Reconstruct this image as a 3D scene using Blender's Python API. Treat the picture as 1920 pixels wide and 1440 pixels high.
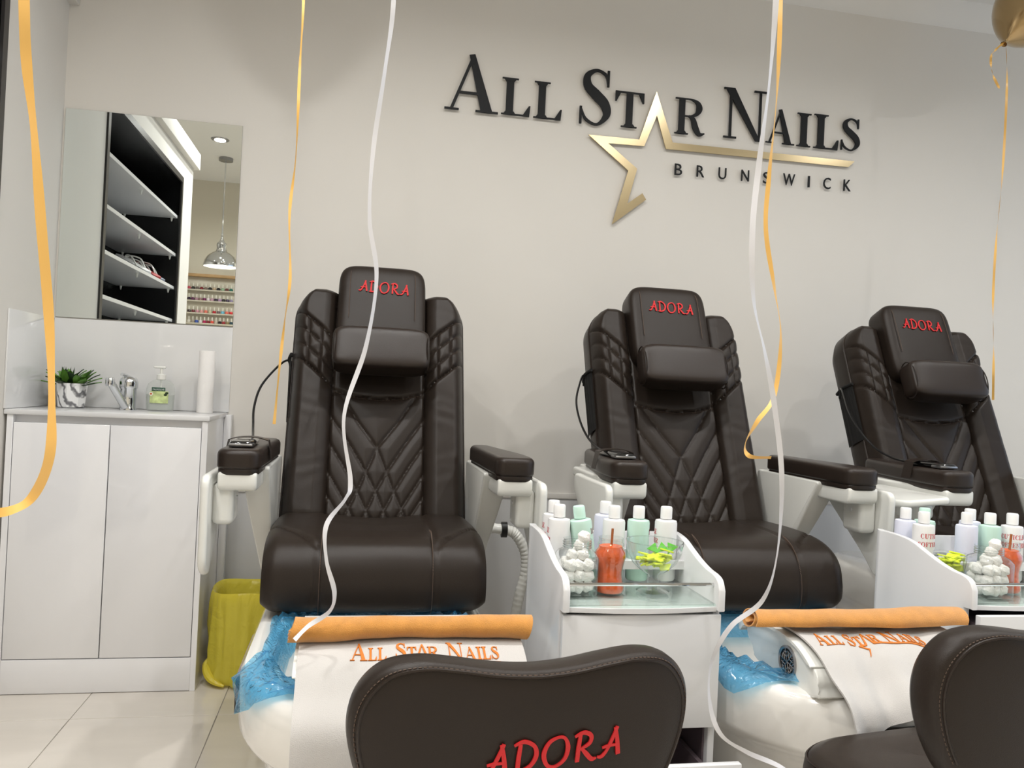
import bpy, bmesh, math, random
import numpy as np
from mathutils import Vector, Matrix

random.seed(7); rng = np.random.default_rng(7)
for o in list(bpy.data.objects): bpy.data.objects.remove(o, do_unlink=True)
SC = bpy.context.scene
COL = SC.collection

# ------------------------------------------------------------------ camera
F_PX, CAM_H = 1518.1, 1.02
YAW, PITCH, ROLL = (math.radians(a) for a in (10.92, 0.51, 2.67))
_f = np.array([math.sin(YAW)*math.cos(PITCH), math.cos(YAW)*math.cos(PITCH), math.sin(PITCH)])
_r = np.array([math.cos(YAW), -math.sin(YAW), 0.0]); _u = np.cross(_r, _f)
_r, _u = math.cos(ROLL)*_r+math.sin(ROLL)*_u, -math.sin(ROLL)*_r+math.cos(ROLL)*_u
cam = bpy.data.cameras.new('camera'); cam.sensor_fit = 'HORIZONTAL'; cam.sensor_width = 36
cam.lens = 36*F_PX/1920; cam.clip_start = .02
camo = bpy.data.objects.new('camera', cam); COL.objects.link(camo)
camo.matrix_world = Matrix(((_r[0], _u[0], -_f[0], 0), (_r[1], _u[1], -_f[1], 0), (_r[2], _u[2], -_f[2], CAM_H), (0, 0, 0, 1)))
SC.camera = camo

def at(px, py, ax, v):
    """the point where a pixel's direction meets the plane <axis ax> = v"""
    d = (px-960)*_r-(py-720)*_u+F_PX*_f
    c = np.array([0, 0, CAM_H]); t = (v-c[ax])/d[ax]
    return c+t*d

# ------------------------------------------------------------------ world, exposure
wd = bpy.data.worlds.new('world'); SC.world = wd; wd.use_nodes = True
bg = wd.node_tree.nodes['Background']; bg.inputs[0].default_value = (.70, .82, 1, 1); bg.inputs[1].default_value = 1.3
SC.view_settings.view_transform = 'Standard'; SC.view_settings.look = 'None'
SC.view_settings.gamma = 1; SC.view_settings.use_curve_mapping = False
SC.view_settings.exposure = 0.17
DOWNLIGHT_W = 9.5

# ------------------------------------------------------------------ helpers
def lin(c):
    if isinstance(c, str):
        c = tuple(int(c[i:i+2], 16)/255 for i in (0, 2, 4))
    return tuple(x/12.92 if x <= .04045 else ((x+.055)/1.055)**2.4 for x in c)

MATS = {}
def mat(name, col, rough=.5, metal=0., bump=0., bscale=200., spec=.5, coat=0., trans=0., emis=None, estr=0., var=0., vscale=3., sheen=0., detail=4., stretch=None, alpha=1., sub=0.):
    if name in MATS: return MATS[name]
    m = bpy.data.materials.new(name); m.use_nodes = True; MATS[name] = m
    nt = m.node_tree; b = nt.nodes['Principled BSDF']
    c = lin(col); b.inputs['Base Color'].default_value = (*c, 1)
    b.inputs['Roughness'].default_value = rough; b.inputs['Metallic'].default_value = metal
    b.inputs['Specular IOR Level'].default_value = spec; b.inputs['Coat Weight'].default_value = coat
    b.inputs['Coat Roughness'].default_value = .05
    b.inputs['Transmission Weight'].default_value = trans
    b.inputs['Sheen Weight'].default_value = sheen
    if sub: b.inputs['Subsurface Weight'].default_value = sub; b.inputs['Subsurface Radius'].default_value = (.02, .02, .02)
    if emis: b.inputs['Emission Color'].default_value = (*lin(emis), 1); b.inputs['Emission Strength'].default_value = estr
    tc = nt.nodes.new('ShaderNodeTexCoord'); mp = nt.nodes.new('ShaderNodeMapping')
    nt.links.new(tc.outputs['Object'], mp.inputs[0])
    if stretch: mp.inputs['Scale'].default_value = stretch
    if bump:
        n = nt.nodes.new('ShaderNodeTexNoise'); n.inputs['Scale'].default_value = bscale; n.inputs['Detail'].default_value = detail
        nt.links.new(mp.outputs[0], n.inputs['Vector'])
        bp = nt.nodes.new('ShaderNodeBump'); bp.inputs['Strength'].default_value = bump; bp.inputs['Distance'].default_value = .002
        nt.links.new(n.outputs[0], bp.inputs['Height']); nt.links.new(bp.outputs[0], b.inputs['Normal'])
    if var:
        n = nt.nodes.new('ShaderNodeTexNoise'); n.inputs['Scale'].default_value = vscale; n.inputs['Detail'].default_value = 6
        nt.links.new(mp.outputs[0], n.inputs['Vector'])
        r = nt.nodes.new('ShaderNodeValToRGB')
        r.color_ramp.elements[0].position = .3; r.color_ramp.elements[1].position = .7
        r.color_ramp.elements[0].color = (*[x*(1-var) for x in c], 1); r.color_ramp.elements[1].color = (*[min(1, x*(1+var*.5)) for x in c], 1)
        nt.links.new(n.outputs[0], r.inputs[0]); nt.links.new(r.outputs[0], b.inputs['Base Color'])
    return m

def thin_glass(name, tint=(1, 1, 1), rough=.02, fres=1.5, bump=0., bscale=60., diff=0., dcol=(1, 1, 1), power=5):
    """clear or tinted thin sheet: transparent mixed with gloss by fresnel, optional diffuse body"""
    if name in MATS: return MATS[name]
    m = bpy.data.materials.new(name); m.use_nodes = True; MATS[name] = m
    nt = m.node_tree; nt.nodes.clear(); N = nt.nodes.new; L = nt.links.new
    out = N('ShaderNodeOutputMaterial'); tr = N('ShaderNodeBsdfTransparent'); gl = N('ShaderNodeBsdfGlossy')
    tr.inputs[0].default_value = (*tint, 1); gl.inputs['Roughness'].default_value = rough
    lw = N('ShaderNodeLayerWeight'); pw_ = N('ShaderNodeMath'); pw_.operation = 'POWER'; pw_.inputs[1].default_value = power
    fr = N('ShaderNodeMath'); fr.operation = 'MULTIPLY_ADD'; f0 = ((fres-1)/(fres+1))**2; fr.inputs[1].default_value = 1-f0; fr.inputs[2].default_value = f0
    L(lw.outputs['Facing'], pw_.inputs[0]); L(pw_.outputs[0], fr.inputs[0]); mx = N('ShaderNodeMixShader')
    first = tr
    if diff:
        df = N('ShaderNodeBsdfDiffuse'); df.inputs[0].default_value = (*dcol, 1)
        tl = N('ShaderNodeBsdfTranslucent'); tl.inputs[0].default_value = (*dcol, 1)
        md = N('ShaderNodeMixShader'); md.inputs[0].default_value = .4; L(df.outputs[0], md.inputs[1]); L(tl.outputs[0], md.inputs[2])
        m0 = N('ShaderNodeMixShader'); m0.inputs[0].default_value = diff; L(tr.outputs[0], m0.inputs[1]); L(md.outputs[0], m0.inputs[2]); first = m0
    L(fr.outputs[0], mx.inputs[0]); L(first.outputs[0], mx.inputs[1]); L(gl.outputs[0], mx.inputs[2]); L(mx.outputs[0], out.inputs[0])
    if bump:
        tc = N('ShaderNodeTexCoord'); n = N('ShaderNodeTexNoise'); n.inputs['Scale'].default_value = bscale; n.inputs['Detail'].default_value = 3
        n.inputs['Distortion'].default_value = 1.5
        L(tc.outputs['Object'], n.inputs['Vector'])
        bp = N('ShaderNodeBump'); bp.inputs['Strength'].default_value = bump; bp.inputs['Distance'].default_value = .01
        L(n.outputs[0], bp.inputs['Height']); L(bp.outputs[0], gl.inputs['Normal']); L(bp.outputs[0], lw.inputs['Normal'])
        if diff: L(bp.outputs[0], df.inputs['Normal'])
    return m

ORG = {}
def thing(name, label, cat, loc=(0, 0, 0), group=None, org=None, kind=None):
    o = bpy.data.objects.new(name, None); COL.objects.link(o); o.location = loc; o.empty_display_size = .05
    ORG[o.name] = np.array(loc if org is None else org, float)
    tag(o, label, cat, group, kind); return o
def tag(o, label=None, cat=None, group=None, kind=None):
    if label: o['label'] = label
    if cat: o['category'] = cat
    if group: o['group'] = group
    if kind: o['kind'] = kind
    return o
def link(name, me, m, parent=None, loc=None, smooth=True):
    """a mesh built in its thing's build space becomes one object"""
    o = bpy.data.objects.new(name, me); COL.objects.link(o)
    if m is not None: me.materials.append(m)
    if parent is not None:
        o.parent = parent; ORG[o.name] = ORG[parent.name]; org = ORG[parent.name]
    else:
        org = np.array(loc if loc is not None else (0, 0, 0), float); o.location = org; ORG[o.name] = org
    if np.any(org): me.transform(Matrix.Translation(-Vector(org)))
    if smooth:
        me.polygons.foreach_set('use_smooth', [True]*len(me.polygons))
        if hasattr(me, 'set_sharp_from_angle'): me.set_sharp_from_angle(angle=math.radians(40))
    return o
def raw(name, v, f, m, parent=None, loc=None, smooth=True, fix=False):
    me = bpy.data.meshes.new(name); me.from_pydata([tuple(map(float, p)) for p in v], [], [tuple(map(int, q)) for q in f])
    if fix:
        bm = bmesh.new(); bm.from_mesh(me); bmesh.ops.recalc_face_normals(bm, faces=bm.faces); bm.to_mesh(me); bm.free()
    me.update(); return link(name, me, m, parent, loc, smooth)
def bm_obj(name, bm, m, parent=None, loc=None, smooth=True):
    bmesh.ops.recalc_face_normals(bm, faces=bm.faces)
    me = bpy.data.meshes.new(name); bm.to_mesh(me); bm.free(); return link(name, me, m, parent, loc, smooth)
def add_box(bm, x0, x1, y0, y1, z0, z1, bev=0., seg=2, rot=None):
    r = bmesh.ops.create_cube(bm, size=1.0); vs = r['verts']
    for v in vs: v.co = Vector(((x0+x1)/2+v.co.x*(x1-x0), (y0+y1)/2+v.co.y*(y1-y0), (z0+z1)/2+v.co.z*(z1-z0)))
    if bev:
        es = list({e for v in vs for e in v.link_edges})
        rr = bmesh.ops.bevel(bm, geom=es, offset=bev, segments=seg, profile=.5, affect='EDGES', clamp_overlap=True)
        vs = [v for v in rr['verts']] if rot is not None else vs
    if rot is not None: bmesh.ops.transform(bm, matrix=rot, verts=list(set(vs)))
def box(name, x0, x1, y0, y1, z0, z1, m, parent=None, loc=None, bev=.002, seg=2):
    bm = bmesh.new(); add_box(bm, x0, x1, y0, y1, z0, z1, bev, seg); return bm_obj(name, bm, m, parent, loc)
def add_prism(bm, poly, ax, d0, d1, bev=0., seg=2):
    """polygon in the two axes other than ax, extruded along ax from d0 to d1"""
    def P(a, b, d): return {0: (d, a, b), 1: (a, d, b), 2: (a, b, d)}[ax]
    va = [bm.verts.new(P(a, b, d0)) for a, b in poly]; vb = [bm.verts.new(P(a, b, d1)) for a, b in poly]
    fa = bm.faces.new(va); fb = bm.faces.new(vb[::-1]); n = len(poly)
    for i in range(n): bm.faces.new((va[i], vb[i], vb[(i+1) % n], va[(i+1) % n]))
    if bev:
        es = list(set(fa.edges) | set(fb.edges))
        bmesh.ops.bevel(bm, geom=es, offset=bev, segments=seg, profile=.5, affect='EDGES', clamp_overlap=True)
def prism(name, poly, ax, d0, d1, m, parent=None, loc=None, bev=0., seg=2):
    bm = bmesh.new(); add_prism(bm, poly, ax, d0, d1, bev, seg); return bm_obj(name, bm, m, parent, loc)
def soft_prism(name, poly, ax, d0, d1, r, m, parent=None, loc=None, seg=4, r0=None):
    """prism with rounded rims: the outline is drawn in along its own normals towards both ends"""
    P_ = np.array(poly, float)
    if sum(P_[i-1][0]*P_[i][1]-P_[i][0]*P_[i-1][1] for i in range(len(P_))) < 0: P_ = P_[::-1]
    t_ = np.roll(P_, -1, 0)-np.roll(P_, 1, 0); nn = np.c_[-t_[:, 1], t_[:, 0]]; nn /= np.linalg.norm(nn, axis=1)[:, None]+1e-12
    if d0 > d1: d0, d1 = d1, d0
    r0 = r if r0 is None else r0; lv = []
    for k in range(seg+1): a = math.pi/2*k/seg; lv.append((d0+r0*(1-math.sin(a)), r0*(1-math.cos(a))))
    lv = [(d0+r0*(1-math.sin(math.pi/2*k/seg)), r0*(1-math.cos(math.pi/2*k/seg))) for k in range(seg, -1, -1)]
    lv = lv+[(d1-r*(1-math.sin(math.pi/2*k/seg)), r*(1-math.cos(math.pi/2*k/seg))) for k in range(seg+1)]
    V, Fc = [], []; n_ = len(P_)
    def Q(a, b, d): return {0: (d, a, b), 1: (a, d, b), 2: (a, b, d)}[ax]
    lo = lv[:seg+1][::-1]; hi = lv[seg+1:]
    for d, k in [(d0, r0)]+[(d0+r0*(1-math.cos(math.pi/2*q/seg)), r0*(1-math.sin(math.pi/2*q/seg))) for q in range(1, seg+1)]+[(d1-r*(1-math.sin(math.pi/2*q/seg)), r*(1-math.cos(math.pi/2*q/seg))) for q in range(seg+1)]:
        for p, q in zip(P_, nn): V.append(Q(*(p+q*k), d))
    L_ = len(V)//n_
    for i in range(L_-1):
        for k in range(n_): Fc.append((i*n_+k, i*n_+(k+1) % n_, (i+1)*n_+(k+1) % n_, (i+1)*n_+k))
    Fc += [tuple(range(n_)), tuple((L_-1)*n_+k for k in range(n_))]
    return raw(name, V, Fc, m, parent, loc, True, True)
def rpoly(pts, r, n=5):
    """round the corners of a polygon"""
    out = []; k = len(pts); rs = r if isinstance(r, (list, tuple)) else [r]*k
    for i in range(k):
        p = np.array(pts[i], float); a = np.array(pts[i-1], float); b = np.array(pts[(i+1) % k], float)
        da, db = a-p, b-p; la, lb = np.linalg.norm(da), np.linalg.norm(db); d = min(rs[i], la*.48, lb*.48)
        if d <= 0: out.append(tuple(p)); continue
        p0, p1 = p+da/la*d, p+db/lb*d
        for j in range(n+1):
            t = j/n; out.append(tuple((1-t)**2*p0+2*t*(1-t)*p+t*t*p1))
    return out
def lathe(name, prof, m, parent=None, loc=None, c=(0, 0, 0), seg=28, sx=1., sy=1., fn=None):
    v, f = [], []; k = len(prof)
    for i in range(seg):
        a = 2*math.pi*i/seg
        for r, z in prof:
            q = np.array([c[0]+r*math.cos(a)*sx, c[1]+r*math.sin(a)*sy, c[2]+z]); v.append(fn(q, a) if fn else q)
    for i in range(seg):
        for j in range(k-1):
            a, b = i*k+j, ((i+1) % seg)*k+j
            if prof[j][0] < 1e-6: f.append((a, b+1, a+1))
            elif prof[j+1][0] < 1e-6: f.append((a, b, a+1))
            else: f.append((a, b, b+1, a+1))
    o = raw(name, v, f, m, parent, loc, True); bm = bmesh.new(); bm.from_mesh(o.data)
    bmesh.ops.remove_doubles(bm, verts=bm.verts, dist=1e-6); bmesh.ops.recalc_face_normals(bm, faces=bm.faces); bm.to_mesh(o.data); bm.free()
    o.data.set_sharp_from_angle(angle=math.radians(40)); return o
def smooth_path(pts, n=8, closed=False):
    P = np.array(pts, float); k = len(P); out = []
    for i in range(k if closed else k-1):
        if closed: p0, p1, p2, p3 = P[i-1], P[i], P[(i+1) % k], P[(i+2) % k]
        else: p0, p1, p2, p3 = P[max(i-1, 0)], P[i], P[i+1], P[min(i+2, k-1)]
        for j in range(n):
            t = j/n; out.append(.5*(2*p1+(p2-p0)*t+(2*p0-5*p1+4*p2-p3)*t*t+(3*p1-p0-3*p2+p3)*t**3))
    if not closed: out.append(P[-1])
    return np.array(out)
def add_tube(bm, path, rad, seg=8, closed=False, cap=True):
    P = np.array(path, float); n = len(P); R = rad if hasattr(rad, '__len__') else [rad]*n; rings = []; up = None
    for i in range(n):
        a = P[(i+1) % n] if (closed or i < n-1) else P[i]; b = P[i-1] if (closed or i > 0) else P[i]
        t = a-b; t = t/(np.linalg.norm(t)+1e-12)
        if up is None: up = np.cross(t, (0, 0, 1.)) if abs(t[2]) < .9 else np.cross(t, (1., 0, 0))
        up = up-t*(up@t); up /= np.linalg.norm(up)+1e-12; w = np.cross(t, up)
        rings.append([bm.verts.new(P[i]+R[i]*(math.cos(2*math.pi*k/seg)*up+math.sin(2*math.pi*k/seg)*w)) for k in range(seg)])
    for i in range(n if closed else n-1):
        A, B = rings[i], rings[(i+1) % n]
        for k in range(seg): bm.faces.new((A[k], A[(k+1) % seg], B[(k+1) % seg], B[k]))
    if cap and not closed: bm.faces.new(rings[0]); bm.faces.new(rings[-1])
def tube(name, path, rad, m, parent=None, loc=None, seg=8, closed=False):
    bm = bmesh.new(); add_tube(bm, path, rad, seg, closed); return bm_obj(name, bm, m, parent, loc)
def grid_faces(nu, nv, off=0, wrap=False):
    return [(off+i*nv+j, off+((i+1) % nu)*nv+j, off+((i+1) % nu)*nv+j+1, off+i*nv+j+1) for i in range(nu if wrap else nu-1) for j in range(nv-1)]
def copy_tree(o, parent=None):
    c = o.copy(); COL.objects.link(c); c.parent = parent; ORG[c.name] = ORG.get(o.name, np.zeros(3))
    for ch in [x for x in bpy.data.objects if x.parent == o and x != c]: copy_tree(ch, c)
    return c
def pillowbox(name, cx, cy, cz, ax, ay, az, m, parent, e=.35, frame=None, n=28):
    """soft box: superellipsoid with semi-axes ax, ay, az, optionally placed in a frame (origin, X, Y, Z)"""
    v, f = [], []; nu, nv = n*2, n
    def pw(c): return math.copysign(abs(c)**e, c)
    for i in range(nu):
        a = -math.pi+2*math.pi*i/nu
        for j in range(nv+1):
            b = -math.pi/2+math.pi*j/nv
            p = np.array([ax*pw(math.cos(b))*pw(math.cos(a)), ay*pw(math.cos(b))*pw(math.sin(a)), az*pw(math.sin(b))])
            if frame is not None: p = frame[0]+p[0]*frame[1]+p[1]*frame[2]+p[2]*frame[3]
            else: p = p+np.array([cx, cy, cz])
            v.append(p)
    o = raw(name, v, grid_faces(nu, nv+1, 0, True), m, parent)
    bm = bmesh.new(); bm.from_mesh(o.data); bmesh.ops.remove_doubles(bm, verts=bm.verts, dist=1e-5); bmesh.ops.recalc_face_normals(bm, faces=bm.faces); bm.to_mesh(o.data); bm.free()
    o.data.polygons.foreach_set('use_smooth', [True]*len(o.data.polygons)); return o

# ------------------------------------------------------------------ lettering made of strips
def rc(x0, y0, x1, y1): return [((x0, y0), (x1, y0)), ((x0, y1), (x1, y1))]
def vs(pts, wid, n=6, closed=False):
    P = smooth_path(pts, n, closed); W = smooth_path([(w, 0) for w in wid], n, closed)[:, 0]; out = []; k = len(P)
    for i in range(k):
        a, b = (P[(i+1) % k], P[i-1]) if closed else (P[min(i+1, k-1)], P[max(i-1, 0)])
        t = a-b; t = t/(np.linalg.norm(t)+1e-9); nn = np.array([-t[1], t[0]])
        out.append((tuple(P[i]+nn*W[i]/2), tuple(P[i]-nn*W[i]/2)))
    if closed: out.append(out[0])
    return out
def sf(xc, w, top):
    h = .035
    if top: return [rc(xc-w/2, 1-h, xc+w/2, 1), [((xc-.09, .90), (xc+.09, .90)), ((xc-w*.36, 1-h), (xc+w*.36, 1-h))]]
    return [rc(xc-w/2, 0, xc+w/2, h), [((xc-w*.36, h), (xc+w*.36, h)), ((xc-.09, .10), (xc+.09, .10))]]
SERIF = {
 'I': ([rc(.1, 0, .26, 1)]+sf(.18, .36, 0)+sf(.18, .36, 1), .36),
 'L': ([rc(.1, 0, .26, 1)]+sf(.18, .36, 0)+sf(.18, .36, 1)+[rc(.2, 0, .62, .04), [((.47, .02), (.62, .02)), ((.605, .29), (.64, .29))]], .64),
 'T': ([rc(.27, 0, .43, 1)]+sf(.35, .38, 0)+[rc(0, .955, .70, 1), [((0, .71), (.03, .71)), ((0, .98), (.14, .98))], [((.67, .71), (.70, .71)), ((.56, .98), (.70, .98))]], .70),
 'A': ([[((.06, 0), (.115, 0)), ((.40, .97), (.45, .97))], [((.59, 0), (.79, 0)), ((.36, 1.0), (.455, 1.02))], rc(.2, .3, .66, .345)]+[rc(-.02, 0, .22, .035), rc(.50, 0, .88, .035)], .86),
 'N': ([rc(.13, 0, .18, 1), [((.70, -.01), (.80, -.01)), ((.03, 1), (.23, 1))], rc(.755, 0, .80, 1), rc(.02, 0, .29, .035), rc(0, .965, .2, 1), rc(.64, .965, .92, 1)], .92),
 'R': ([rc(.1, 0, .26, 1)]+sf(.18, .36, 0)+[rc(0, .965, .3, 1), vs([(.22, .98), (.42, .98), (.59, .90), (.64, .75), (.58, .60), (.42, .52), (.22, .515)], [.035, .04, .11, .16, .11, .045, .035]), vs([(.36, .52), (.48, .44), (.55, .22), (.66, .04), (.80, .07)], [.05, .12, .16, .11, .03])], .80),
 'S': ([vs([(.49, .74), (.46, .90), (.30, .975), (.14, .87), (.15, .69), (.30, .54), (.45, .39), (.49, .20), (.33, .025), (.13, .10), (.05, .28)], [.02, .05, .05, .11, .15, .18, .17, .12, .045, .05, .02]), [((.48, .70), (.52, .70)), ((.48, .99), (.52, .99))], rc(.02, .01, .06, .32)], .57),
 'C': ([vs([(.60, .70), (.55, .90), (.36, .98), (.15, .82), (.09, .5), (.15, .18), (.36, .02), (.56, .09), (.64, .28)], [.03, .06, .05, .13, .18, .13, .05, .05, .03])], .66),
 'U': ([rc(.1, .3, .27, 1), vs([(.185, .32), (.23, .1), (.4, .03), (.57, .1), (.62, .32)], [.17, .13, .06, .05, .06]), rc(.59, .3, .65, 1)]+sf(.18, .34, 1)+[rc(.5, .965, .76, 1)], .76),
 'O': ([vs([(.4, .98), (.14, .82), (.09, .5), (.14, .18), (.4, .02), (.66, .18), (.71, .5), (.66, .82)], [.05, .13, .18, .13, .05, .13, .18, .13], 6, True)], .80),
 'E': ([rc(.1, 0, .26, 1), rc(0, 0, .6, .05), rc(0, .95, .58, 1), rc(.2, .48, .46, .53), rc(.57, .0, .61, .28), rc(.55, .74, .59, 1), rc(.43, .38, .47, .63)], .62),
 'F': ([rc(.1, 0, .26, 1), rc(0, .95, .58, 1), rc(.2, .48, .46, .53), rc(.55, .72, .59, 1), rc(.43, .38, .47, .63)]+sf(.18, .36, 0), .58)}
BRUSH = {
 'A': ([vs([(.66, 1.0), (.50, .62), (.30, .24), (.12, .05), (-.06, .06)], [.12, .13, .12, .11, .07]), vs([(.58, .98), (.68, .55), (.76, .02)], [.12, .15, .17]), vs([(.12, .34), (.4, .38), (.74, .36)], [.07, .1, .07])], .86),
 'D': ([vs([(.28, .93), (.24, .5), (.22, .04)], [.13, .15, .15]), vs([(.06, .90), (.40, 1.0), (.76, .82), (.86, .5), (.70, .18), (.36, .02), (.02, .03)], [.07, .12, .13, .16, .13, .11, .07])], .98),
 'O': ([vs([(.56, .98), (.22, .84), (.05, .46), (.2, .08), (.5, .0), (.82, .2), (.92, .58), (.8, .9)], [.08, .12, .16, .13, .09, .13, .16, .11], 6, True)], 1.0),
 'R': ([vs([(.26, .96), (.22, .5), (.2, .02)], [.13, .15, .15]), vs([(.06, .90), (.38, 1.0), (.66, .86), (.62, .6), (.28, .45)], [.07, .12, .15, .13, .07]), vs([(.34, .46), (.54, .24), (.74, .04), (.92, .04)], [.1, .16, .14, .05])], .92)}
def strips_mesh(name, strips, fn, depth, m, parent=None, loc=None):
    v, f = [], []
    for ns, st in enumerate(strips):
        o = len(v); k = len(st); dp = depth*(1+.012*(ns % 9))
        for (a, b) in st: v += [fn(a[0], a[1], dp), fn(b[0], b[1], dp), fn(a[0], a[1], 0), fn(b[0], b[1], 0)]
        for i in range(k-1):
            p, q = o+4*i, o+4*i+4
            f += [(p, p+1, q+1, q), (p+2, q+2, q+3, p+3), (p, q, q+2, p+2), (p+1, p+3, q+3, q+1)]
        f += [(o, o+2, o+3, o+1), (o+4*(k-1), o+4*(k-1)+1, o+4*(k-1)+3, o+4*(k-1)+2)]
    return raw(name, v, f, m, parent, loc, False, True)
def subdiv_strips(strips, n=4):
    out = []
    for st in strips:
        if len(st) > 2: out.append(st); continue
        (a0, b0), (a1, b1) = st; L = lambda p, q, t: (p[0]+(q[0]-p[0])*t, p[1]+(q[1]-p[1])*t)
        out.append([(L(a0, a1, i/n), L(b0, b1, i/n)) for i in range(n+1)])
    return out
STAR_AT = []
def text_strips(font, txt, size, x0=0., y0=0., gap=.08, small=None, slope=0.):
    """strips of a whole word; small = size of letters after the first of each word"""
    out = []; x = x0; first = True
    for ch in txt:
        if ch == ' ': x += size*.42; first = True; continue
        if ch == '*': STAR_AT.append(x); x += small*.74; continue
        s = size if (first or small is None) else small; first = False
        st, w = font[ch]
        for q in st: out.append([((x+a[0]*s, y0+a[1]*s+slope*x), (x+b[0]*s, y0+b[1]*s+slope*x)) for a, b in q])
        x += (w+gap)*s
    return out, x-x0
def font_mesh(txt, size, depth):
    """sans lettering from Blender's built-in face, as mesh data in the x-y plane"""
    cu = bpy.data.curves.new('lettering', 'FONT'); cu.body = txt; cu.size = size; cu.extrude = depth/2; cu.resolution_u = 3
    ob = bpy.data.objects.new('lettering', cu); COL.objects.link(ob)
    me = bpy.data.meshes.new_from_object(ob.evaluated_get(bpy.context.evaluated_depsgraph_get()))
    bpy.data.objects.remove(ob); bpy.data.curves.remove(cu); me.materials.clear(); return me

# ------------------------------------------------------------------ materials
M_wall = mat('wall_paint', (.86, .845, .82), .65, bump=.05, bscale=350, var=.02, vscale=2)
M_ceil = mat('ceiling_paint', (.88, .87, .85), .8)
M_white = mat('white_gloss', (.87, .87, .875), .22, coat=.3)
M_cab = mat('vanity_gloss', (.93, .93, .94), .12, coat=.5)
M_plastic = mat('white_plastic', (.89, .89, .87), .25, coat=.3)
M_fibre = mat('tub_gloss', (.91, .90, .88), .12, coat=.6)
M_leather = mat('brown_leather', (.165, .138, .120), .33, bump=.2, bscale=900, var=.06, vscale=6, spec=.2)
M_leather2 = mat('brown_leather_pad', (.165, .134, .116), .29, bump=.2, bscale=900, spec=.3)
M_stitch = mat('thread', (.31, .245, .20), .7)
M_red = mat('red_thread', (.80, .10, .12), .55, bump=.4, bscale=1500)
M_black = mat('black_plastic', (.035, .035, .04), .3)
M_blackg = mat('black_gloss', (.02, .02, .025), .08, coat=.5)
M_mesh = mat('black_netting', (.045, .042, .042), .9, bump=.8, bscale=1200)
M_chrome = mat('chrome', (.86, .87, .88), .06, metal=1)
M_steel = mat('brushed_steel', (.62, .62, .63), .28, metal=1)
M_gold = mat('gold_acrylic', (.78, .71, .57), .22, metal=1)
M_signblack = mat('sign_black', (.025, .035, .05), .5, spec=.3)
M_mirror = mat('mirror_silver', (.93, .95, .94), .0, metal=1)
M_splash = mat('splash_gloss', (.87, .87, .87), .08, coat=.5)
M_brownpanel = mat('taupe_panel', (.52, .47, .46), .4)
M_grey = mat('grey_shadowline', (.42, .42, .42), .6)
M_glass = thin_glass('clear_glass', (.93, .95, .95), .02, 1.7, power=2.6); M_pane = thin_glass('pane_glass', (.97, .98, .98))
M_greenglass = thin_glass('green_sheet_glass', (.95, .995, .975), .03, 1.45)
M_liner = thin_glass('blue_film', (.42, .76, .95), .10, 1.9, .9, 42, .24, (.12, .52, .88))
M_bag = thin_glass('yellow_film', (.97, .92, .35), .3, 1.4, .6, 16, .82, (.95, .84, .11))
M_orange_t = mat('orange_terry', (.83, .57, .25), .95, bump=1.0, bscale=700, sheen=.4, var=.12, vscale=40)
M_white_t = mat('white_terry', (.75, .735, .72), .95, bump=.45, bscale=700, sheen=.3)
M_orange_th = mat('orange_thread', (.80, .45, .12), .6, bump=.4, bscale=1500)
M_rib_o = mat('orange_ribbon', (.94, .74, .40), .35, spec=.6)
M_rib_w = mat('white_ribbon', (.90, .90, .92), .3, spec=.6)

# ------------------------------------------------------------------ the room
YW, XL, XR, YF, ZC = 3.15, -1.07, 4.6, -1.45, 2.80
XFAR = -2.7
# floor with its tiles
def tile_mat():
    m = mat('porcelain_tile', (.87, .845, .81), .16, coat=.2, var=.10, vscale=2.2, stretch=(.5, 2.6, 1)); return m
M_tile = tile_mat(); M_grout = mat('grout', (.62, .60, .57), .8)
floor = tag(box('floor', XFAR, XR, YF, YW, -.10, -.0025, M_grout, bev=0), kind='structure')
P = .412; tx0, ty0 = -.775, 2.575; tile_me = None
i0 = math.floor((XFAR-tx0)/P); i1 = math.ceil((XR-tx0)/P); j0 = math.floor((YF-ty0)/P); j1 = math.ceil((YW-ty0)/P)
for i in range(i0, i1):
    for j in range(j0, j1):
        x0, x1 = max(XFAR, tx0+i*P)+.0012, min(XR, tx0+(i+1)*P)-.0012; y0, y1 = max(YF, ty0+j*P)+.0012, min(YW, ty0+(j+1)*P)-.0012
        if x1-x0 < .03 or y1-y0 < .03: continue
        full = abs(x1-x0-P+.0024) < 1e-6 and abs(y1-y0-P+.0024) < 1e-6
        if full and tile_me is not None:
            t = bpy.data.objects.new('tile', tile_me); COL.objects.link(t); t.parent = floor; t.location = (x0, y0, 0)
        else:
            bm = bmesh.new(); add_box(bm, 0, x1-x0, 0, y1-y0, -.009, 0, .0008, 1); t = bm_obj('tile', bm, M_tile, floor); t.location = (x0, y0, 0)
            if full: tile_me = t.data
def wallbox(name, boxes, m=M_wall):
    bm = bmesh.new()
    for b in boxes: add_box(bm, *b)
    return tag(bm_obj(name, bm, m, smooth=False), kind='structure')
wallbox('wall_back', [(XFAR-.1, XR+.1, YW, YW+.12, -.1, ZC+.1)])
wallbox('ceiling', [(XFAR-.1, XR+.1, YF-.1, YW+.1, ZC, ZC+.1)], M_ceil)
wallbox('wall_front', [(XFAR-.1, XR+.1, YF-.12, YF, -.1, ZC+.1)], mat('front_wall_paint', (.84, .81, .74), .65))
wallbox('wall_far_left', [(XFAR-.12, XFAR, YF, YW, -.1, ZC+.1)])
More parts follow.
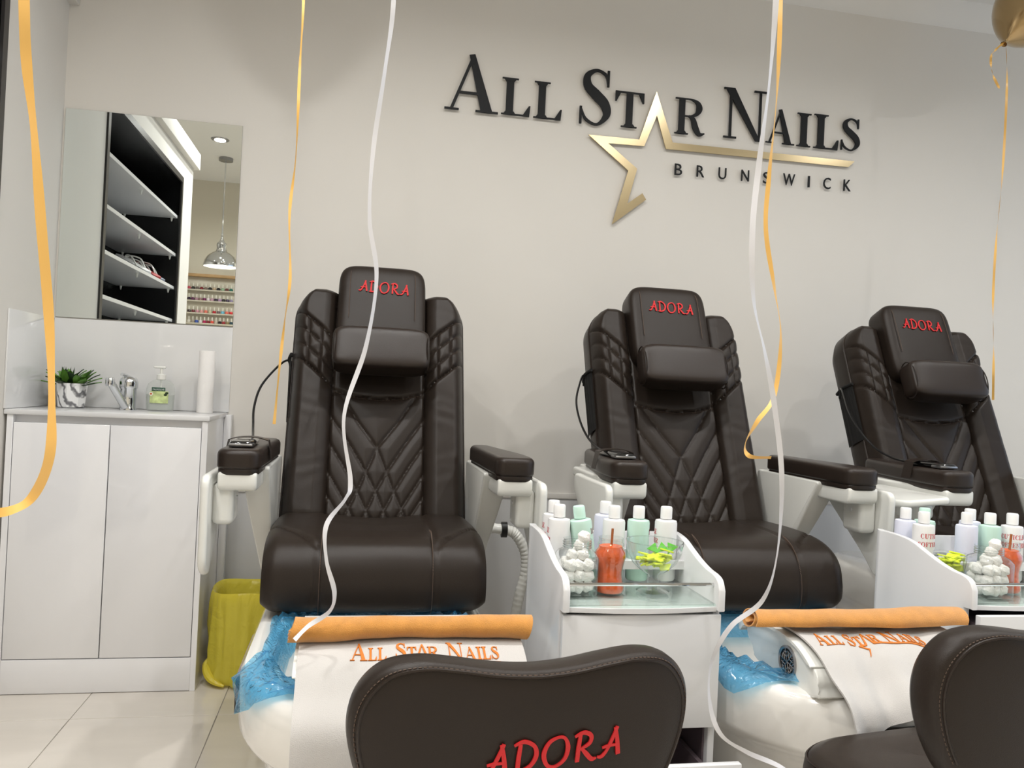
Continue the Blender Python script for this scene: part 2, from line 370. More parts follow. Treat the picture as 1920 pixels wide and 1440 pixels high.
# shopfront on the right: piers, sill and head round one opening
wallbox('wall_right', [(XR, XR+.12, YF, YF+.25, -.1, ZC+.1), (XR, XR+.12, YW-.25, YW, -.1, ZC+.1), (XR, XR+.12, YF+.25, YW-.25, 2.55, ZC+.1), (XR, XR+.12, YF+.25, YW-.25, -.1, .25)])
w1 = tag(box('window_1', XR+.03, XR+.09, YF+.25, YF+.30, .25, 2.55, M_steel, bev=.003), kind='structure')
for k in range(1, 4):
    y = YF+.25+k*(YW-YF-.5)/3
    box('window_frame', XR+.03, XR+.09, y-.05 if k == 3 else y-.025, y if k == 3 else y+.025, .25, 2.55, M_steel, w1, bev=.003)
for k in range(3):
    y = YF+.25+k*(YW-YF-.5)/3; box('window_pane', XR+.057, XR+.063, y+.03, y+(YW-YF-.5)/3-.03, .26, 2.54, M_pane, w1, bev=0)
# half-height partition on the left with a recess for shelves, capped with a moulding
NY0, NY1, NZ0, NZ1, XP, YP, ZP = 1.19, 2.635, .45, 2.185, XL-.36, .88, 2.33
wallbox('wall_left', [(XP, XL, YP, NY0, 0, ZP), (XP, XL, NY1, YW, 0, ZP), (XP, XL, NY0, NY1, NZ1, ZP), (XP, XL, NY0, NY1, 0, NZ0), (XP, XP+.02, NY0, NY1, NZ0, NZ1)])
tag(box('trim_1', XP-.03, XL+.035, YP-.03, YW, ZP, ZP+.10, M_wall, bev=.003), kind='structure')
# cornice on the back wall, a coved strip
prism('trim_2', [(YW, 2.715), (YW-.012, 2.72), (YW-.03, 2.735), (YW-.06, 2.765), (YW-.075, 2.79), (YW-.08, ZC), (YW, ZC)], 0, XP, XR, M_ceil)
tag(bpy.data.objects['trim_2'], kind='structure')
# lower dado sheet on the back wall with its rail
tag(box('trim_3', -.455, XR, YW-.008, YW, .09, .60, mat('dado_sheet', (.80, .80, .80), .35), bev=.001), kind='structure')
tag(box('trim_4', -.455, XR, YW-.014, YW, .60, .622, M_wall, bev=.002), kind='structure')
tag(box('baseboard_back', -.455, XR, YW-.016, YW, 0, .09, M_white, bev=.003), kind='structure')

# ------------------------------------------------------------------ ceiling lamps
M_lens = mat('lamp_lens', (1, .97, .90), .4, emis=(1, .95, .86), estr=14)
def downlight(x, y, label):
    t = thing('downlight', label, 'downlight', (x, y, ZC), group='recessed ceiling downlights')
    lathe('trim_ring', [(.040, -.001), (.040, -.004), (.062, -.006), (.066, -.001)], M_steel, t, c=(x, y, ZC), seg=24)
    lathe('lens', [(0, -.002), (.040, -.002)], M_lens, t, c=(x, y, ZC), seg=20)
    L = bpy.data.lights.new('downlight_lamp', 'AREA'); L.shape = 'DISK'; L.size = .08; L.energy = DOWNLIGHT_W; L.color = (1, .99, .965); L.spread = math.radians(158)
    lo = bpy.data.objects.new('downlight_lamp', L); COL.objects.link(lo); lo.parent = t; lo.location = (0, 0, -.010)
n = 0
for x, y in [(-.15, 1.7), (.56, 1.7), (1.55, 1.7), (2.9, 1.6), (-.72, 1.15), (-.72, .2), (1.6, .6), (3.0, .0), (-.35, .65), (.6, -1.0)]:
    downlight(x, y, 'round recessed downlight in the white ceiling')
downlight(-1.08, -.07, 'round recessed downlight beside the chrome pendant lamp')
downlight(-2.0, .6, 'round recessed downlight behind the shelf partition')
# chrome pendant seen in the mirror
pp = at(414, 505, 1, 6.3+.6); pxx = pp[0]
t = thing('pendant_lamp', 'chrome bell pendant lamp hanging on a rod before the polish rack', 'lamp', (pxx, -.6, 1.915))
lathe('ceiling_rose', [(0, 0), (.055, 0), (.055, .025), (0, .025)], M_steel, t, c=(pxx, -.6, ZC-.025))
tube('rod', [(pxx, -.6, 2.17), (pxx, -.6, ZC-.02)], .006, M_chrome, t)
lathe('shade', [(.135, 0), (.137, .01), (.128, .045), (.105, .085), (.070, .112), (.045, .125), (.036, .15), (.040, .175), (.038, .19), (.022, .205), (.012, .225), (.008, .27), (0, .27)], M_chrome, t, c=(pxx, -.6, 1.915), seg=40)
lathe('shade_lining', [(.132, .001), (.124, .043), (.10, .08), (.06, .105), (0, .115)], mat('shade_white', (.95, .95, .93), .5), t, c=(pxx, -.6, 1.915), seg=32)
lathe('bulb', [(0, .012), (.028, .022), (.036, .045), (.028, .07), (.012, .09), (0, .09)], mat('bulb_glow', (1, .96, .9), .4, emis=(1, .96, .9), estr=25), t, c=(pxx, -.6, 1.915), seg=16)

# ------------------------------------------------------------------ recessed black shelves on the left
M_nb = mat('niche_black', (.03, .03, .033), .25); M_frame = mat('niche_frame', (.17, .16, .16), .35)
sh = thing('shelf_unit', 'black recessed display unit with white shelves in the side wall', 'shelf unit', (XL-.17, (NY0+NY1)/2, NZ0))
bm = bmesh.new()
add_box(bm, XP+.021, XP+.03, NY0+.001, NY1-.001, NZ0+.001, NZ1-.001)
for a in ((NY0+.001, NY0+.012), (NY1-.012, NY1-.001)): add_box(bm, XP+.03, XL-.001, *a, NZ0+.001, NZ1-.001)
add_box(bm, XP+.03, XL-.001, NY0+.012, NY1-.012, NZ1-.012, NZ1-.001); add_box(bm, XP+.03, XL-.001, NY0+.012, NY1-.012, NZ0+.001, NZ0+.012)
bm_obj('carcass', bm, M_nb, sh, smooth=False)
bm = bmesh.new()
add_box(bm, XL-.002, XL+.008, NY0-.015, NY0+.018, NZ0-.015, NZ1+.015); add_box(bm, XL-.002, XL+.008, NY1-.018, NY1+.015, NZ0-.015, NZ1+.015)
add_box(bm, XL-.002, XL+.008, NY0+.018, NY1-.018, NZ1-.018, NZ1+.015); add_box(bm, XL-.002, XL+.008, NY0+.018, NY1-.018, NZ0-.015, NZ0+.018)
bm_obj('frame', bm, M_frame, sh, smooth=False)
for z in (1.967, 1.742, 1.546, 1.353, 1.15, .93, .70):
    s = box('shelf', XP+.032, XL-.012, NY0+.014, NY1-.014, z-.018, z, M_white, sh, bev=.001, seg=1)
    for y in (NY0+.03, (NY0+NY1)/2, NY1-.03):
        for x in (XL-.04, XP+.06): lathe('shelf_clip', [(0, -.022), (.003, -.022), (.008, 0), (0, 0)], M_plastic, s, c=(x, y, z-.018), seg=8)
def sandal(y, x, yaw, col, label):
    t = thing('flip_flop', label, 'flip flop', (x, y, 1.546), group='flip flops on the recessed shelf'); t.rotation_euler = (0, -.42, yaw+math.pi); t.location.z = 1.546+.050
    ORG[t.name] = np.zeros(3)
    out = rpoly([(-.115, -.03), (-.05, -.028), (.04, -.042), (.11, -.03), (.125, 0), (.10, .035), (.03, .035), (-.05, .026), (-.115, .026)], .03)
    prism('sole', out, 2, 0, .014, mat('sole_'+label.split()[0], col, .6), t, bev=.003)
    for sg in (-1, 1):
        tube('strap', smooth_path([(.07, 0, .014), (.05, sg*.015, .035), (.0, sg*.032, .042), (-.05, sg*.028, .012)], 6), .004, M_plastic, t, seg=6)
for (y, x, yaw, col, label) in [(1.68, XL-.12, .5, (.80, .80, .80), 'white flip flop on the black recessed shelf'), (1.57, XL-.15, .35, (.25, .27, .35), 'navy flip flop on the black recessed shelf'),
                                (1.46, XL-.12, .5, (.60, .12, .12), 'red flip flop on the black recessed shelf'), (1.36, XL-.13, .3, (.45, .47, .52), 'grey flip flop on the black recessed shelf')]:
    sandal(y, x, yaw, col, label)

# ------------------------------------------------------------------ nail polish rack on the front wall
rx0, rx1 = -1.72, -.92
M_rack = mat('rack_acrylic', (.80, .77, .70), .3); M_wood = mat('rack_wood', (.72, .58, .40), .5, var=.15, vscale=20, stretch=(1, 1, 6))
rk = thing('polish_rack', 'pale wall rack with narrow ledges full of nail polish', 'rack', ((rx0+rx1)/2, YF, 1.40))
box('back_panel', rx0, rx1, YF+.001, YF+.010, 1.40, 1.92, M_rack, rk)
box('top_rail', rx0-.02, rx1+.02, YF+.001, YF+.07, 1.92, 1.945, M_wood, rk)
for sx in (rx0, rx1): box('side_panel', sx-.008, sx+.008, YF+.001, YF+.06, 1.40, 1.92, M_rack, rk)
rowz = [at(395, py, 1, 6.3-YF-.035)[2] for py in (545.5, 566, 589, 608)]
ROWS = [['c0455a', '141414', '6b5f58', '7a1d25', '75625a', '1a1a1c', 'c2a98a', '17171c', '8fae8c', '6d3a3a', '1f6a5e'],
        ['2c1430', '5a1d48', 'a8818c', '8f6a6a', '6d1a4e', 'd8c8cc', 'b98fa0', '2a1430', 'a786a8', '16141c', '45384f', '8a7c9c'],
        ['2a1014', '6e1c26', 'c98c98', 'd79a94', 'e0705c', 'c4bd98', 'b0202e', '6f5a5e', '5fb3cf', 'e8705c', 'd0242a'],
        ['e0d9cc', 'a89c8c', '3a57a8', 'dcd8d4', 'a8174e', '7e1424', 'd84632', 'b8a89a', '2a1218', '9c1628', '8f7c52', '24404a']]
CNAME = {'c0455a': 'rose', '141414': 'black', '1a1a1c': 'jet black', '17171c': 'inky black', '16141c': 'black'}
def hue_name(h):
    r, g, b = (int(h[i:i+2], 16) for i in (0, 2, 4)); mx, mn = max(r, g, b), min(r, g, b)
    if mx < 45: return 'black'
    if mx-mn < 28: return 'pale' if mx > 190 else 'taupe' if mx > 90 else 'charcoal'
    if g == mx: return 'green'
    if b == mx and r < 110: return 'blue' if r < 100 and b > 120 else 'dark teal' if g > r else 'deep purple'
    if b > g+15 and b > r*.55: return 'plum' if mx < 130 else 'mauve'
    if r > 190 and g > 90: return 'coral' if g < 140 else 'pale pink' if b > 120 else 'sand'
    return 'dark red' if mx < 130 else 'red' if g < 90 else 'beige'
bot_me = {}
for ri, row in enumerate(ROWS):
    z = rowz[ri]; box('ledge', rx0+.008, rx1-.008, YF+.010, YF+.058, z-.006, z, M_rack, rk, bev=.001, seg=1)
    box('ledge_lip', rx0+.008, rx1-.008, YF+.055, YF+.058, z, z+.006, M_rack, rk, bev=0)
    xa = at(352, 540+ri*20, 1, 6.3-YF-.035)[0]; xb = at(439, 540+ri*20, 1, 6.3-YF-.035)[0]
    for ci, h in enumerate(row):
        x = xa+(xb-xa)*(ci+.35)/len(row); nm = hue_name(h)
        wh = ['top', 'second', 'third', 'lowest'][ri]
        nb = [hue_name(row[q]) for q in (ci-1, ci+1) if 0 <= q < len(row)]
        where = f'between {nb[0]} and {nb[1]} ones' if len(nb) == 2 else f'at row end by {nb[0]} one'
        t = thing('polish_bottle', f'{nm} nail polish bottle {where} on {wh} rack ledge', 'nail polish', (x, YF+.035, z), group='nail polish bottles in the wall rack')
        if ri not in bot_me:
            r = .0155
            b = lathe('flask', [(0, .0005), (r, .0005), (r, .024), (r*.9, .029), (.007, .032), (0, .032)] if ri else [(0, .0005), (.012, .0005), (.0175, .012), (.0165, .022), (.009, .030), (0, .032)], None, t, c=(x, YF+.035, z), seg=14)
            c = lathe('cap', [(.0065, .031), (.0065, .045), (.0058, .062), (0, .063)], None, t, c=(x, YF+.035, z), seg=12); bot_me[ri] = (b.data, c.data)
            b.data.materials.append(None); c.data.materials.append(None)
        else:
            b = bpy.data.objects.new('flask', bot_me[ri][0]); c = bpy.data.objects.new('cap', bot_me[ri][1])
            for q in (b, c): COL.objects.link(q); q.parent = t
        for q, mm in ((b, mat('lacquer_'+h, tuple(int(h[i:i+2], 16)/255 for i in (0, 2, 4)), .1, coat=.6)), (c, mat('polish_cap', (.88, .86, .80), .3))):
            q.material_slots[0].link = 'OBJECT'; q.material_slots[0].material = mm

# ------------------------------------------------------------------ mirror, splashback, vanity
mz0, mz1, mx0, mx1 = 1.211, 1.958, -1.062, -.457
t = thing('mirror', 'frameless rectangular wall mirror above the white vanity', 'mirror', ((mx0+mx1)/2, YW, mz0))
box('glass', mx0, mx1, YW-.0055, YW-.0045, mz0, mz1, M_mirror, t, bev=0)
box('backing', mx0, mx1, YW-.0044, YW-.0005, mz0, mz1, mat('mirror_edge', (.25, .29, .28), .3), t, bev=0)
tag(box('splashback', XL+.006, -.456, YW-.006, YW-.0004, .893, 1.207, M_splash, loc=(-.76, YW, .893), bev=.001), 'glossy white splashback panel on the wall behind the tap', 'splashback')
tag(box('splashback', XL+.0004, XL+.006, 2.765, YW-.0004, .893, 1.205, M_splash, loc=(XL, 2.95, .893), bev=.001), 'glossy white side splashback panel next to the potted plant', 'splashback')
VX0, VX1, VY, VT = -1.061, -.465, 2.775, .876
v = thing('vanity_cabinet', 'white gloss two door vanity cabinet under the mirror', 'cabinet', ((VX0+VX1)/2, (VY+YW)/2, 0))
for a, b in ((VX0, VX0+.018), (VX1-.018, VX1)): box('side_panel', a, b, VY, YW-.002, 0, VT, M_cab, v, bev=.001, seg=1)
box('top_rail', VX0+.018, VX1-.018, VY+.022, VY+.038, .80, VT, M_cab, v, bev=.001)
box('carcass', VX0+.018, VX1-.018, VY+.04, YW-.004, .02, VT-.001, M_cab, v, bev=0)
box('kickboard', VX0+.018, VX1-.018, VY+.001, VY+.018, .002, .108, M_cab, v, bev=.001)
xm = at(206, 810, 1, VY)[0]
for a, b in ((VX0+.020, xm-.0015), (xm+.0015, VX1-.020)):
    box('door', a, b, VY+.001, VY+.019, .111, .852, M_cab, v, bev=.0015)
tag(box('benchtop', XL+.001, VX1+.006, VY-.006, YW-.001, VT, .892, M_white, loc=(-.765, 2.96, VT), bev=.003), 'thin white vanity benchtop carrying tap, soap and plant', 'benchtop')
box('filler_strip', VX1+.0005, -.440, YW-.05, YW-.001, .0, .885, M_cab, v, bev=.001)

# potted succulent
ZB = .892
def leaf(bm, base, d, up, L, w, curl):
    d = np.array(d, float); d /= np.linalg.norm(d); side = np.cross(d, (0, 0, 1.)); side /= np.linalg.norm(side)+1e-9
    rows = []
    for i in range(7):
        t = i/6; p = np.array(base)+d*L*t+np.array([0, 0, up*L*(t-curl*t*t)]); ww = w*math.sin(math.pi*min(1, .15+.85*t))**.8*(1 if t < 1 else 0)
        rows.append([bm.verts.new(p-side*ww), bm.verts.new(p+np.array([0, 0, -.15*ww-.0008])), bm.verts.new(p+side*ww), bm.verts.new(p+np.array([0, 0, .0025]))])
    for i in range(6):
        for k in range(4): bm.faces.new((rows[i][k], rows[i][(k+1) % 4], rows[i+1][(k+1) % 4], rows[i+1][k]))
def plant_mats():
    m = mat('marbled_pot', (.90, .90, .90), .35)
    nt = m.node_tree; b = nt.nodes['Principled BSDF']; tc = nt.nodes.new('ShaderNodeTexCoord'); w = nt.nodes.new('ShaderNodeTexWave')
    mp = nt.nodes.new('ShaderNodeMapping'); mp.inputs['Rotation'].default_value = (.2, .5, .3)
    nt.links.new(tc.outputs['Object'], mp.inputs[0]); nt.links.new(mp.outputs[0], w.inputs[0])
    w.inputs['Scale'].default_value = 9; w.inputs['Distortion'].default_value = 9; w.inputs['Detail'].default_value = 3; w.inputs['Detail Scale'].default_value = 1.6
    r = nt.nodes.new('ShaderNodeValToRGB'); r.color_ramp.elements[0].position = .02; r.color_ramp.elements[0].color = (.16, .16, .17, 1)
    r.color_ramp.elements[1].position = .32; r.color_ramp.elements[1].color = (.82, .82, .82, 1)
    nt.links.new(w.outputs[0], r.inputs[0]); nt.links.new(r.outputs[0], b.inputs['Base Color']); return m
px_, py_ = -.966, 3.05
t = thing('potted_succulent', 'green succulent in a marbled white pot on the benchtop', 'plant', (px_, py_, ZB))
lathe('pot', [(0, .001), (.040, .001), (.044, .004), (.052, .085), (.049, .085), (.046, .07), (0, .07)], plant_mats(), t, c=(px_, py_, ZB), seg=8)
lathe('soil', [(0, .072), (.0475, .072)], mat('soil', (.12, .09, .07), .9), t, c=(px_, py_, ZB), seg=16)
M_leaf = mat('leaf_green', (.36, .55, .20), .5, var=.35, vscale=30); M_leafd = mat('leaf_dark', (.13, .24, .10), .5, var=.3, vscale=40)
for k in range(40):
    a = k*2.399; tl = k/39; bm = bmesh.new(); el = .25+1.5*(1-tl)
    ox = .022*(1 if k % 2 else -1)*.8
    leaf(bm, (px_+ox+.008*math.cos(a), py_+.01*math.sin(a), ZB+.072), (math.cos(a), math.sin(a)*.8, 0), el*1.25, .046+.030*tl, .0105+.003*tl, .38)
    bm_obj('leaf', bm, M_leafd if k % 3 == 0 else M_leaf, t)
for k in range(9):
    bm = bmesh.new(); leaf(bm, (px_-.02+rng.uniform(-.015, .015), py_+rng.uniform(-.01, .01), ZB+.072), (rng.uniform(-1, 1), rng.uniform(-1, 1), 0), 4.5, .017, .004, .1); bm_obj('leaf', bm, M_leafd, t)

# tap
fx, fy = -.782, 3.05
t = thing('tap', 'chrome mixer tap with swivel spout on the benchtop', 'tap', (fx, fy, ZB))
lathe('body', [(0, 0), (.029, 0), (.029, .006), (.0265, .010), (.0265, .072), (.029, .075), (.031, .080), (.031, .098), (.027, .110), (.017, .118), (0, .121)], M_chrome, t, c=(fx, fy, ZB), seg=30)
tube('spout', smooth_path([(fx-.004, fy-.022, ZB+.012), (fx-.018, fy-.050, ZB+.048), (fx-.030, fy-.075, ZB+.080), (fx-.034, fy-.085, ZB+.092)], 5), [.013]*15+[.012], M_chrome, t, seg=14)
lathe('aerator', [(0, -.016), (.013, -.016), (.0145, -.010), (.0145, .008), (.011, .013), (0, .014)], M_chrome, t, c=(fx-.036, fy-.092, ZB+.098), seg=20)
tube('lever', smooth_path([(fx-.002, fy, ZB+.117), (fx-.008, fy-.02, ZB+.121), (fx-.014, fy-.04, ZB+.123)], 4), .006, M_chrome, t)

# soap pump bottle
sx_, sy_ = -.678, 3.06
t = thing('soap_bottle', 'clear pump soap bottle with green label beside the tap', 'soap bottle', (sx_, sy_, ZB))
bprof = [(0, .001), (.042, .001), (.046, .006), (.047, .03), (.049, .06), (.048, .078), (.042, .095), (.030, .106), (.016, .112), (.013, .114)]
lathe('bottle', bprof, thin_glass('soap_shell', (.95, .96, .95), .05, 1.35, 0, 60, .25, (.9, .92, .9)), t, c=(sx_, sy_, ZB), sx=1, sy=.55, seg=32)
lathe('liquid', [(0, .004), (.043, .004), (.045, .03), (.046, .058), (0, .058)], mat('soap_liquid', (.88, .90, .88), .2, trans=.5), t, c=(sx_, sy_, ZB), sx=1, sy=.52, seg=28)
pc = lathe('collar', [(.013, .110), (.0155, .112), (.0155, .128), (.009, .131), (.005, .132), (.005, .150), (0, .150)], M_plastic, t, c=(sx_, sy_, ZB), seg=20)
box('pump_head', sx_-.026, sx_+.014, sy_-.008, sy_+.008, ZB+.150, ZB+.159, M_plastic, t, bev=.004, seg=3)
tube('dip_tube', [(sx_, sy_, ZB+.112), (sx_+.003, sy_, ZB+.01)], .0028, M_plastic, t)
def bottle_face(x, z, d): return (sx_+x, sy_-.55*math.sqrt(max(.0501**2-x*x, 0))-d, ZB+z)
def patch(name, x0, x1, z0, z1, m, d, parent, n=8):
    v = []; f = []
    for i in range(n+1):
        x = x0+(x1-x0)*i/n; v += [bottle_face(x, z0, d), bottle_face(x, z1, d)]
    for i in range(n): f.append((2*i, 2*i+2, 2*i+3, 2*i+1))
    return raw(name, v, f, m, parent)
lb = patch('label', -.030, .031, .028, .070, mat('soap_label', (.80, .86, .60), .4, var=.4, vscale=45), .0003, t)
patch('label_band', -.024, .021, .070, .083, mat('label_green', (.05, .28, .20), .4), .0004, t)
me = font_mesh('PALMOLIVE', .0085, .0002); bb = [q.co.copy() for q in me.vertices]; wx = max(q.x for q in bb)
for q in me.vertices: q.co = Vector(bottle_face(-.021+q.co.x/wx*.039, .0735+q.co.y, .0008+q.co.z))
link('lettering', me, M_white, t, smooth=False)
lathe('flower', [(0, .0), (.007, .0)], mat('flower_white', (.95, .93, .88), .5), t, c=(0, 0, 0), seg=12, fn=lambda q, a: np.array(bottle_face(-.026+q[0], .060+q[1], .0009)))
lathe('flower_eye', [(0, .0), (.0035, .0)], mat('flower_eye', (.75, .35, .15), .5), t, c=(0, 0, 0), seg=10, fn=lambda q, a: np.array(bottle_face(-.026+q[0], .060+q[1], .0013)))
for cx_, cz_ in ((.022, .058), (.026, .064)):
    lathe('olive', [(0, .0), (.006, .0)], mat('olive_dark', (.12, .20, .10), .4), t, c=(0, 0, 0), seg=10, fn=lambda q, a, cx_=cx_, cz_=cz_: np.array(bottle_face(cx_+q[0]*.9, cz_+q[1]*.7, .0009)))

# paper towel roll standing on end
rxx, ryy = -.524, 3.045
t = thing('paper_roll', 'upright white paper towel roll at the end of the benchtop', 'paper roll', (rxx, ryy, ZB))
lathe('paper', [(.009, .0005), (.0275, .0005), (.0275, .219), (.026, .221), (.010, .220)], mat('paper', (.93, .92, .91), .9, bump=.5, bscale=150), t, c=(rxx, ryy, ZB), seg=32)
lathe('core', [(.0085, .0005), (.0095, .0005), (.0095, .219), (.0085, .219)], mat('cardboard', (.35, .29, .23), .9), t, c=(rxx, ryy, ZB), seg=20)

# waste bin with its yellow bag
bx_, by_ = -.316, 2.90
t = thing('waste_bin', 'round waste bin lined with a yellow bag beside the vanity', 'bin', (bx_, by_, 0))
lathe('bucket', [(0, .003), (.098, .003), (.120, .285), (.117, .285), (.095, .012), (0, .012)], mat('bin_grey', (.75, .74, .70), .5), t, c=(bx_, by_, 0), seg=32)
def bagfn(q, a):
    z = q[2]; r = math.hypot(q[0]-bx_, q[1]-by_); w = .005*math.sin(7*a+9*z)+.004*math.sin(13*a-21*z)+.003*math.sin(23*a+5)
    w *= min(1, max(0, .30-z)*9+.15)*(1 if r > .122 else .4); k = (r+w)/max(r, 1e-6)
    return np.array([bx_+(q[0]-bx_)*k, by_+(q[1]-by_)*k, z+.006*math.sin(3*a)*(1 if z > .25 else .2)])
lathe('bag', [(.075, .07), (.092, .16), (.106, .25), (.112, .292), (.118, .306), (.125, .310), (.130, .302), (.132, .27), (.133, .20), (.132, .12), (.131, .07), (.134, .04), (.136, .022), (.130, .010), (.112, .006)], M_bag, t, c=(bx_, by_, 0), seg=96, fn=bagfn)
bm = bmesh.new(); add_tube(bm, smooth_path([(bx_-.118, by_-.055, .085), (bx_-.128, by_-.065, .065), (bx_-.118, by_-.085, .040), (bx_-.095, by_-.105, .022), (bx_-.06, by_-.122, .012)], 6), [.004+.009*math.sin(math.pi*i/24) for i in range(25)], 7)
bm_obj('bag_hem', bm, M_bag, t)
pa = at(407, 1050, 1, YW-.012)
tag(tube('power_cable', [(pa[0], YW-.013, .62), (pa[0], YW-.013, .02)], .004, M_black, loc=(pa[0], YW-.013, .02)), 'black cable running down the wall behind the bin', 'cable')

# ------------------------------------------------------------------ wall sign
sg = thing('wall_sign', 'raised black serif wall lettering with gold open star outline', 'sign', (1.2, YW, 1.72))
Z6 = 820, 80, 2.34146
def zp(x, y): q = at(Z6[0]+x/Z6[2], Z6[1]+y/Z6[2], 1, YW-.02); return q[0], q[2]
def sign_letter(ch, l, r, top, bot):
    """letter fitted to its own place on the wall; top and bot measured at its middle"""
    c = (l+r)/2; x0 = zp(l, (top+bot)/2)[0]; x1 = zp(r, (top+bot)/2)[0]; z1 = zp(c, top)[1]; z0 = zp(c, bot)[1]
    st, w = SERIF[ch]
    strips_mesh('letter_'+ch.lower(), st, lambda x, y, d: (x0+x/w*(x1-x0), YW-.010-d, z0+y*(z1-z0)), .006, M_signblack, sg)
for a in [('A', 42, 268, 52, 300), ('L', 284, 412, 155, 318), ('L', 426, 550, 172, 334), ('S', 624, 768, 112, 362), ('T', 782, 909, 214, 371),
          ('R', 1046, 1178, 244, 403), ('N', 1258, 1450, 203, 424), ('A', 1450, 1570, 293, 443), ('I', 1583, 1643, 308, 455), ('L', 1657, 1766, 316, 466), ('S', 1774, 1861, 330, 474)]:
    sign_letter(*a)
star = [(965, 212), (1035, 437), (1835, 520), (1808, 545), (1006, 465), (966, 318), (910, 453), (752, 440), (879, 552), (836, 705), (902, 660), (918, 688), (768, 797), (840, 560), (665, 402), (888, 424)]
prism('star_outline', [zp(*p) for p in star], 1, YW-.016, YW-.010, M_gold, sg, bev=0)
for ch, l, r, top, bot in [('B', 1045, 1078, 530, 580), ('R', 1142, 1175, 538, 588), ('U', 1238, 1272, 547, 598), ('N', 1338, 1372, 557, 606), ('S', 1434, 1464, 566, 617), ('W', 1522, 1574, 574, 625), ('I', 1631, 1639, 584, 633), ('C', 1699, 1731, 591, 641), ('K', 1788, 1819, 600, 650)]:
    me = font_mesh(ch, 1, .2); cs = np.array([q.co[:] for q in me.vertices]); mn, mxx = cs.min(0), cs.max(0)
    x0, x1 = zp(l, (top+bot)/2)[0], zp(r, (top+bot)/2)[0]; z1, z0 = zp((l+r)/2, top)[1], zp((l+r)/2, bot)[1]
    for q in me.vertices:
        a = (np.array(q.co[:])-mn)/(mxx-mn+1e-9); q.co = Vector((x0+a[0]*(x1-x0), YW-.010-.005*a[2], z0+a[1]*(z1-z0)))
    link('letter_'+ch.lower(), me, M_signblack, sg, smooth=False)

# ------------------------------------------------------------------ pedicure chairs
CX = [.072, 1.052, 2.03]; CY = 2.2
ch = thing('pedicure_chair', 'brown quilted leather pedicure chair beside the yellow bin', 'chair', (CX[0], CY, 0), 'row of pedicure chairs', org=(0, CY, 0))
TH = math.radians(23.7); BD = np.array([0, math.sin(TH), math.cos(TH)]); BN = np.array([0, -math.cos(TH), math.sin(TH)]); B0 = np.array([0, 2.387, .60])
def bk(x, s, n): return np.array([x, 0, 0])+B0+s*BD+n*BN
def px2b(px, py, n=.02):
    """pixel -> (x, s) on the front plane of the first chair's back"""
    d = (px-960)*_r-(py-720)*_u+F_PX*_f; o = np.array([0, 0, CAM_H]); b = B0+np.array([CX[0], 0, 0])+n*BN
    t = ((b-o)@BN)/(d@BN); q = o+t*d-b; return q[0], q@BD
BL, HW, CP = .79, .268, .142
def bw(s):
    w = HW
    if s > BL-.10: k = (s-(BL-.10))/.10; w = HW-.085+.085*math.sqrt(max(0, 1-k*k))
    if s < .05: k = (.05-s)/.05; w = HW-.035+.035*math.sqrt(max(0, 1-k*k))
    return w
def mirror_lines(L): return L+[[(-x, s) for x, s in l] for l in L]
# quilting lines of the middle panel, (x / half width, zoom row) -> (x, s)
def s_of(t): return .43-(t-680)/690*.40
cen = [[(-.85, 680), (-.42, 850), (0, 990), (.21, 1120), (.36, 1215), (.57, 1330), (.66, 1385)], [(-1, 820), (-.6, 965), (-.23, 1115), (0, 1225), (.2, 1340), (.28, 1385)],
       [(-1, 970), (-.7, 1085), (-.4, 1215), (-.15, 1340), (-.07, 1385)], [(-1, 1125), (-.55, 1310), (-.4, 1385)], [(-1, 1245), (-.75, 1345), (-.66, 1385)]]
cen = mirror_lines([[(x*CP, s_of(t_)) for x, t_ in l] for l in cen])
w_uo, w_ui, w_lo, w_li = (-.262, .705), (-CP, .605), (-.262, .545), (-CP, .440)
wing = [[w_uo, w_ui], [w_lo, w_li]]
wingq = [[(-.262, w_uo[1]+(w_lo[1]-w_uo[1])*k/3), (-CP, w_ui[1]+(w_li[1]-w_ui[1])*k/3)] for k in (1, 2)]
def wl(x): k = (x+.262)/(.262-CP); return w_uo[1]+(w_ui[1]-w_uo[1])*k, w_lo[1]+(w_li[1]-w_lo[1])*k
for x in (-.222, -.182): a, b = wl(x); wingq.append([(x, a), (x, b)])
wing, wingq = mirror_lines(wing), mirror_lines(wingq)
seams = [[(-CP, 0), (-CP, BL)], [(CP, 0), (CP, BL)], [(-CP, .437), (-CP/2, .418), (0, .412), (CP/2, .418), (CP, .437)]]
def dist(lines, X, S):
    d = np.full(X.shape, 9.)
    for l in lines:
        for (x0, s0), (x1, s1) in zip(l[:-1], l[1:]):
            ux, us = x1-x0, s1-s0; t = np.clip(((X-x0)*ux+(S-s0)*us)/(ux*ux+us*us), 0, 1)
            d = np.minimum(d, np.hypot(X-x0-t*ux, S-s0-t*us))
    return d
NU, NV = 150, 210
S1 = BL*(.5*np.linspace(0, 1, NV)+.25*(1-np.cos(np.pi*np.linspace(0, 1, NV)))); WS = np.array([bw(s) for s in S1]); U1 = np.linspace(-1, 1, NU)
Xg = U1[:, None]*WS[None, :]; Sg = np.repeat(S1[None, :], NU, 0); A = np.abs(Xg)
Ng = np.zeros_like(Xg)
bol = np.clip((A-CP)/(HW-CP), 0, 1); Ng += .030*np.clip(np.sin(np.pi*bol)*1.25, 0, 1)**.6*(A > CP)
edge = np.minimum(WS[None, :]-A, BL-Sg); Ng -= .030*(1-np.clip(edge/.03, 0, 1))**2
Ng -= .02*(1-np.clip(Sg/.05, 0, 1))**2
inc = (A < CP) & (Sg < .42); dc = dist(cen+[seams[2]], Xg, Sg); Ng += np.where(inc, .008*(1-np.exp(-dc/.022))-.003*np.exp(-(dc/.004)**2), 0)
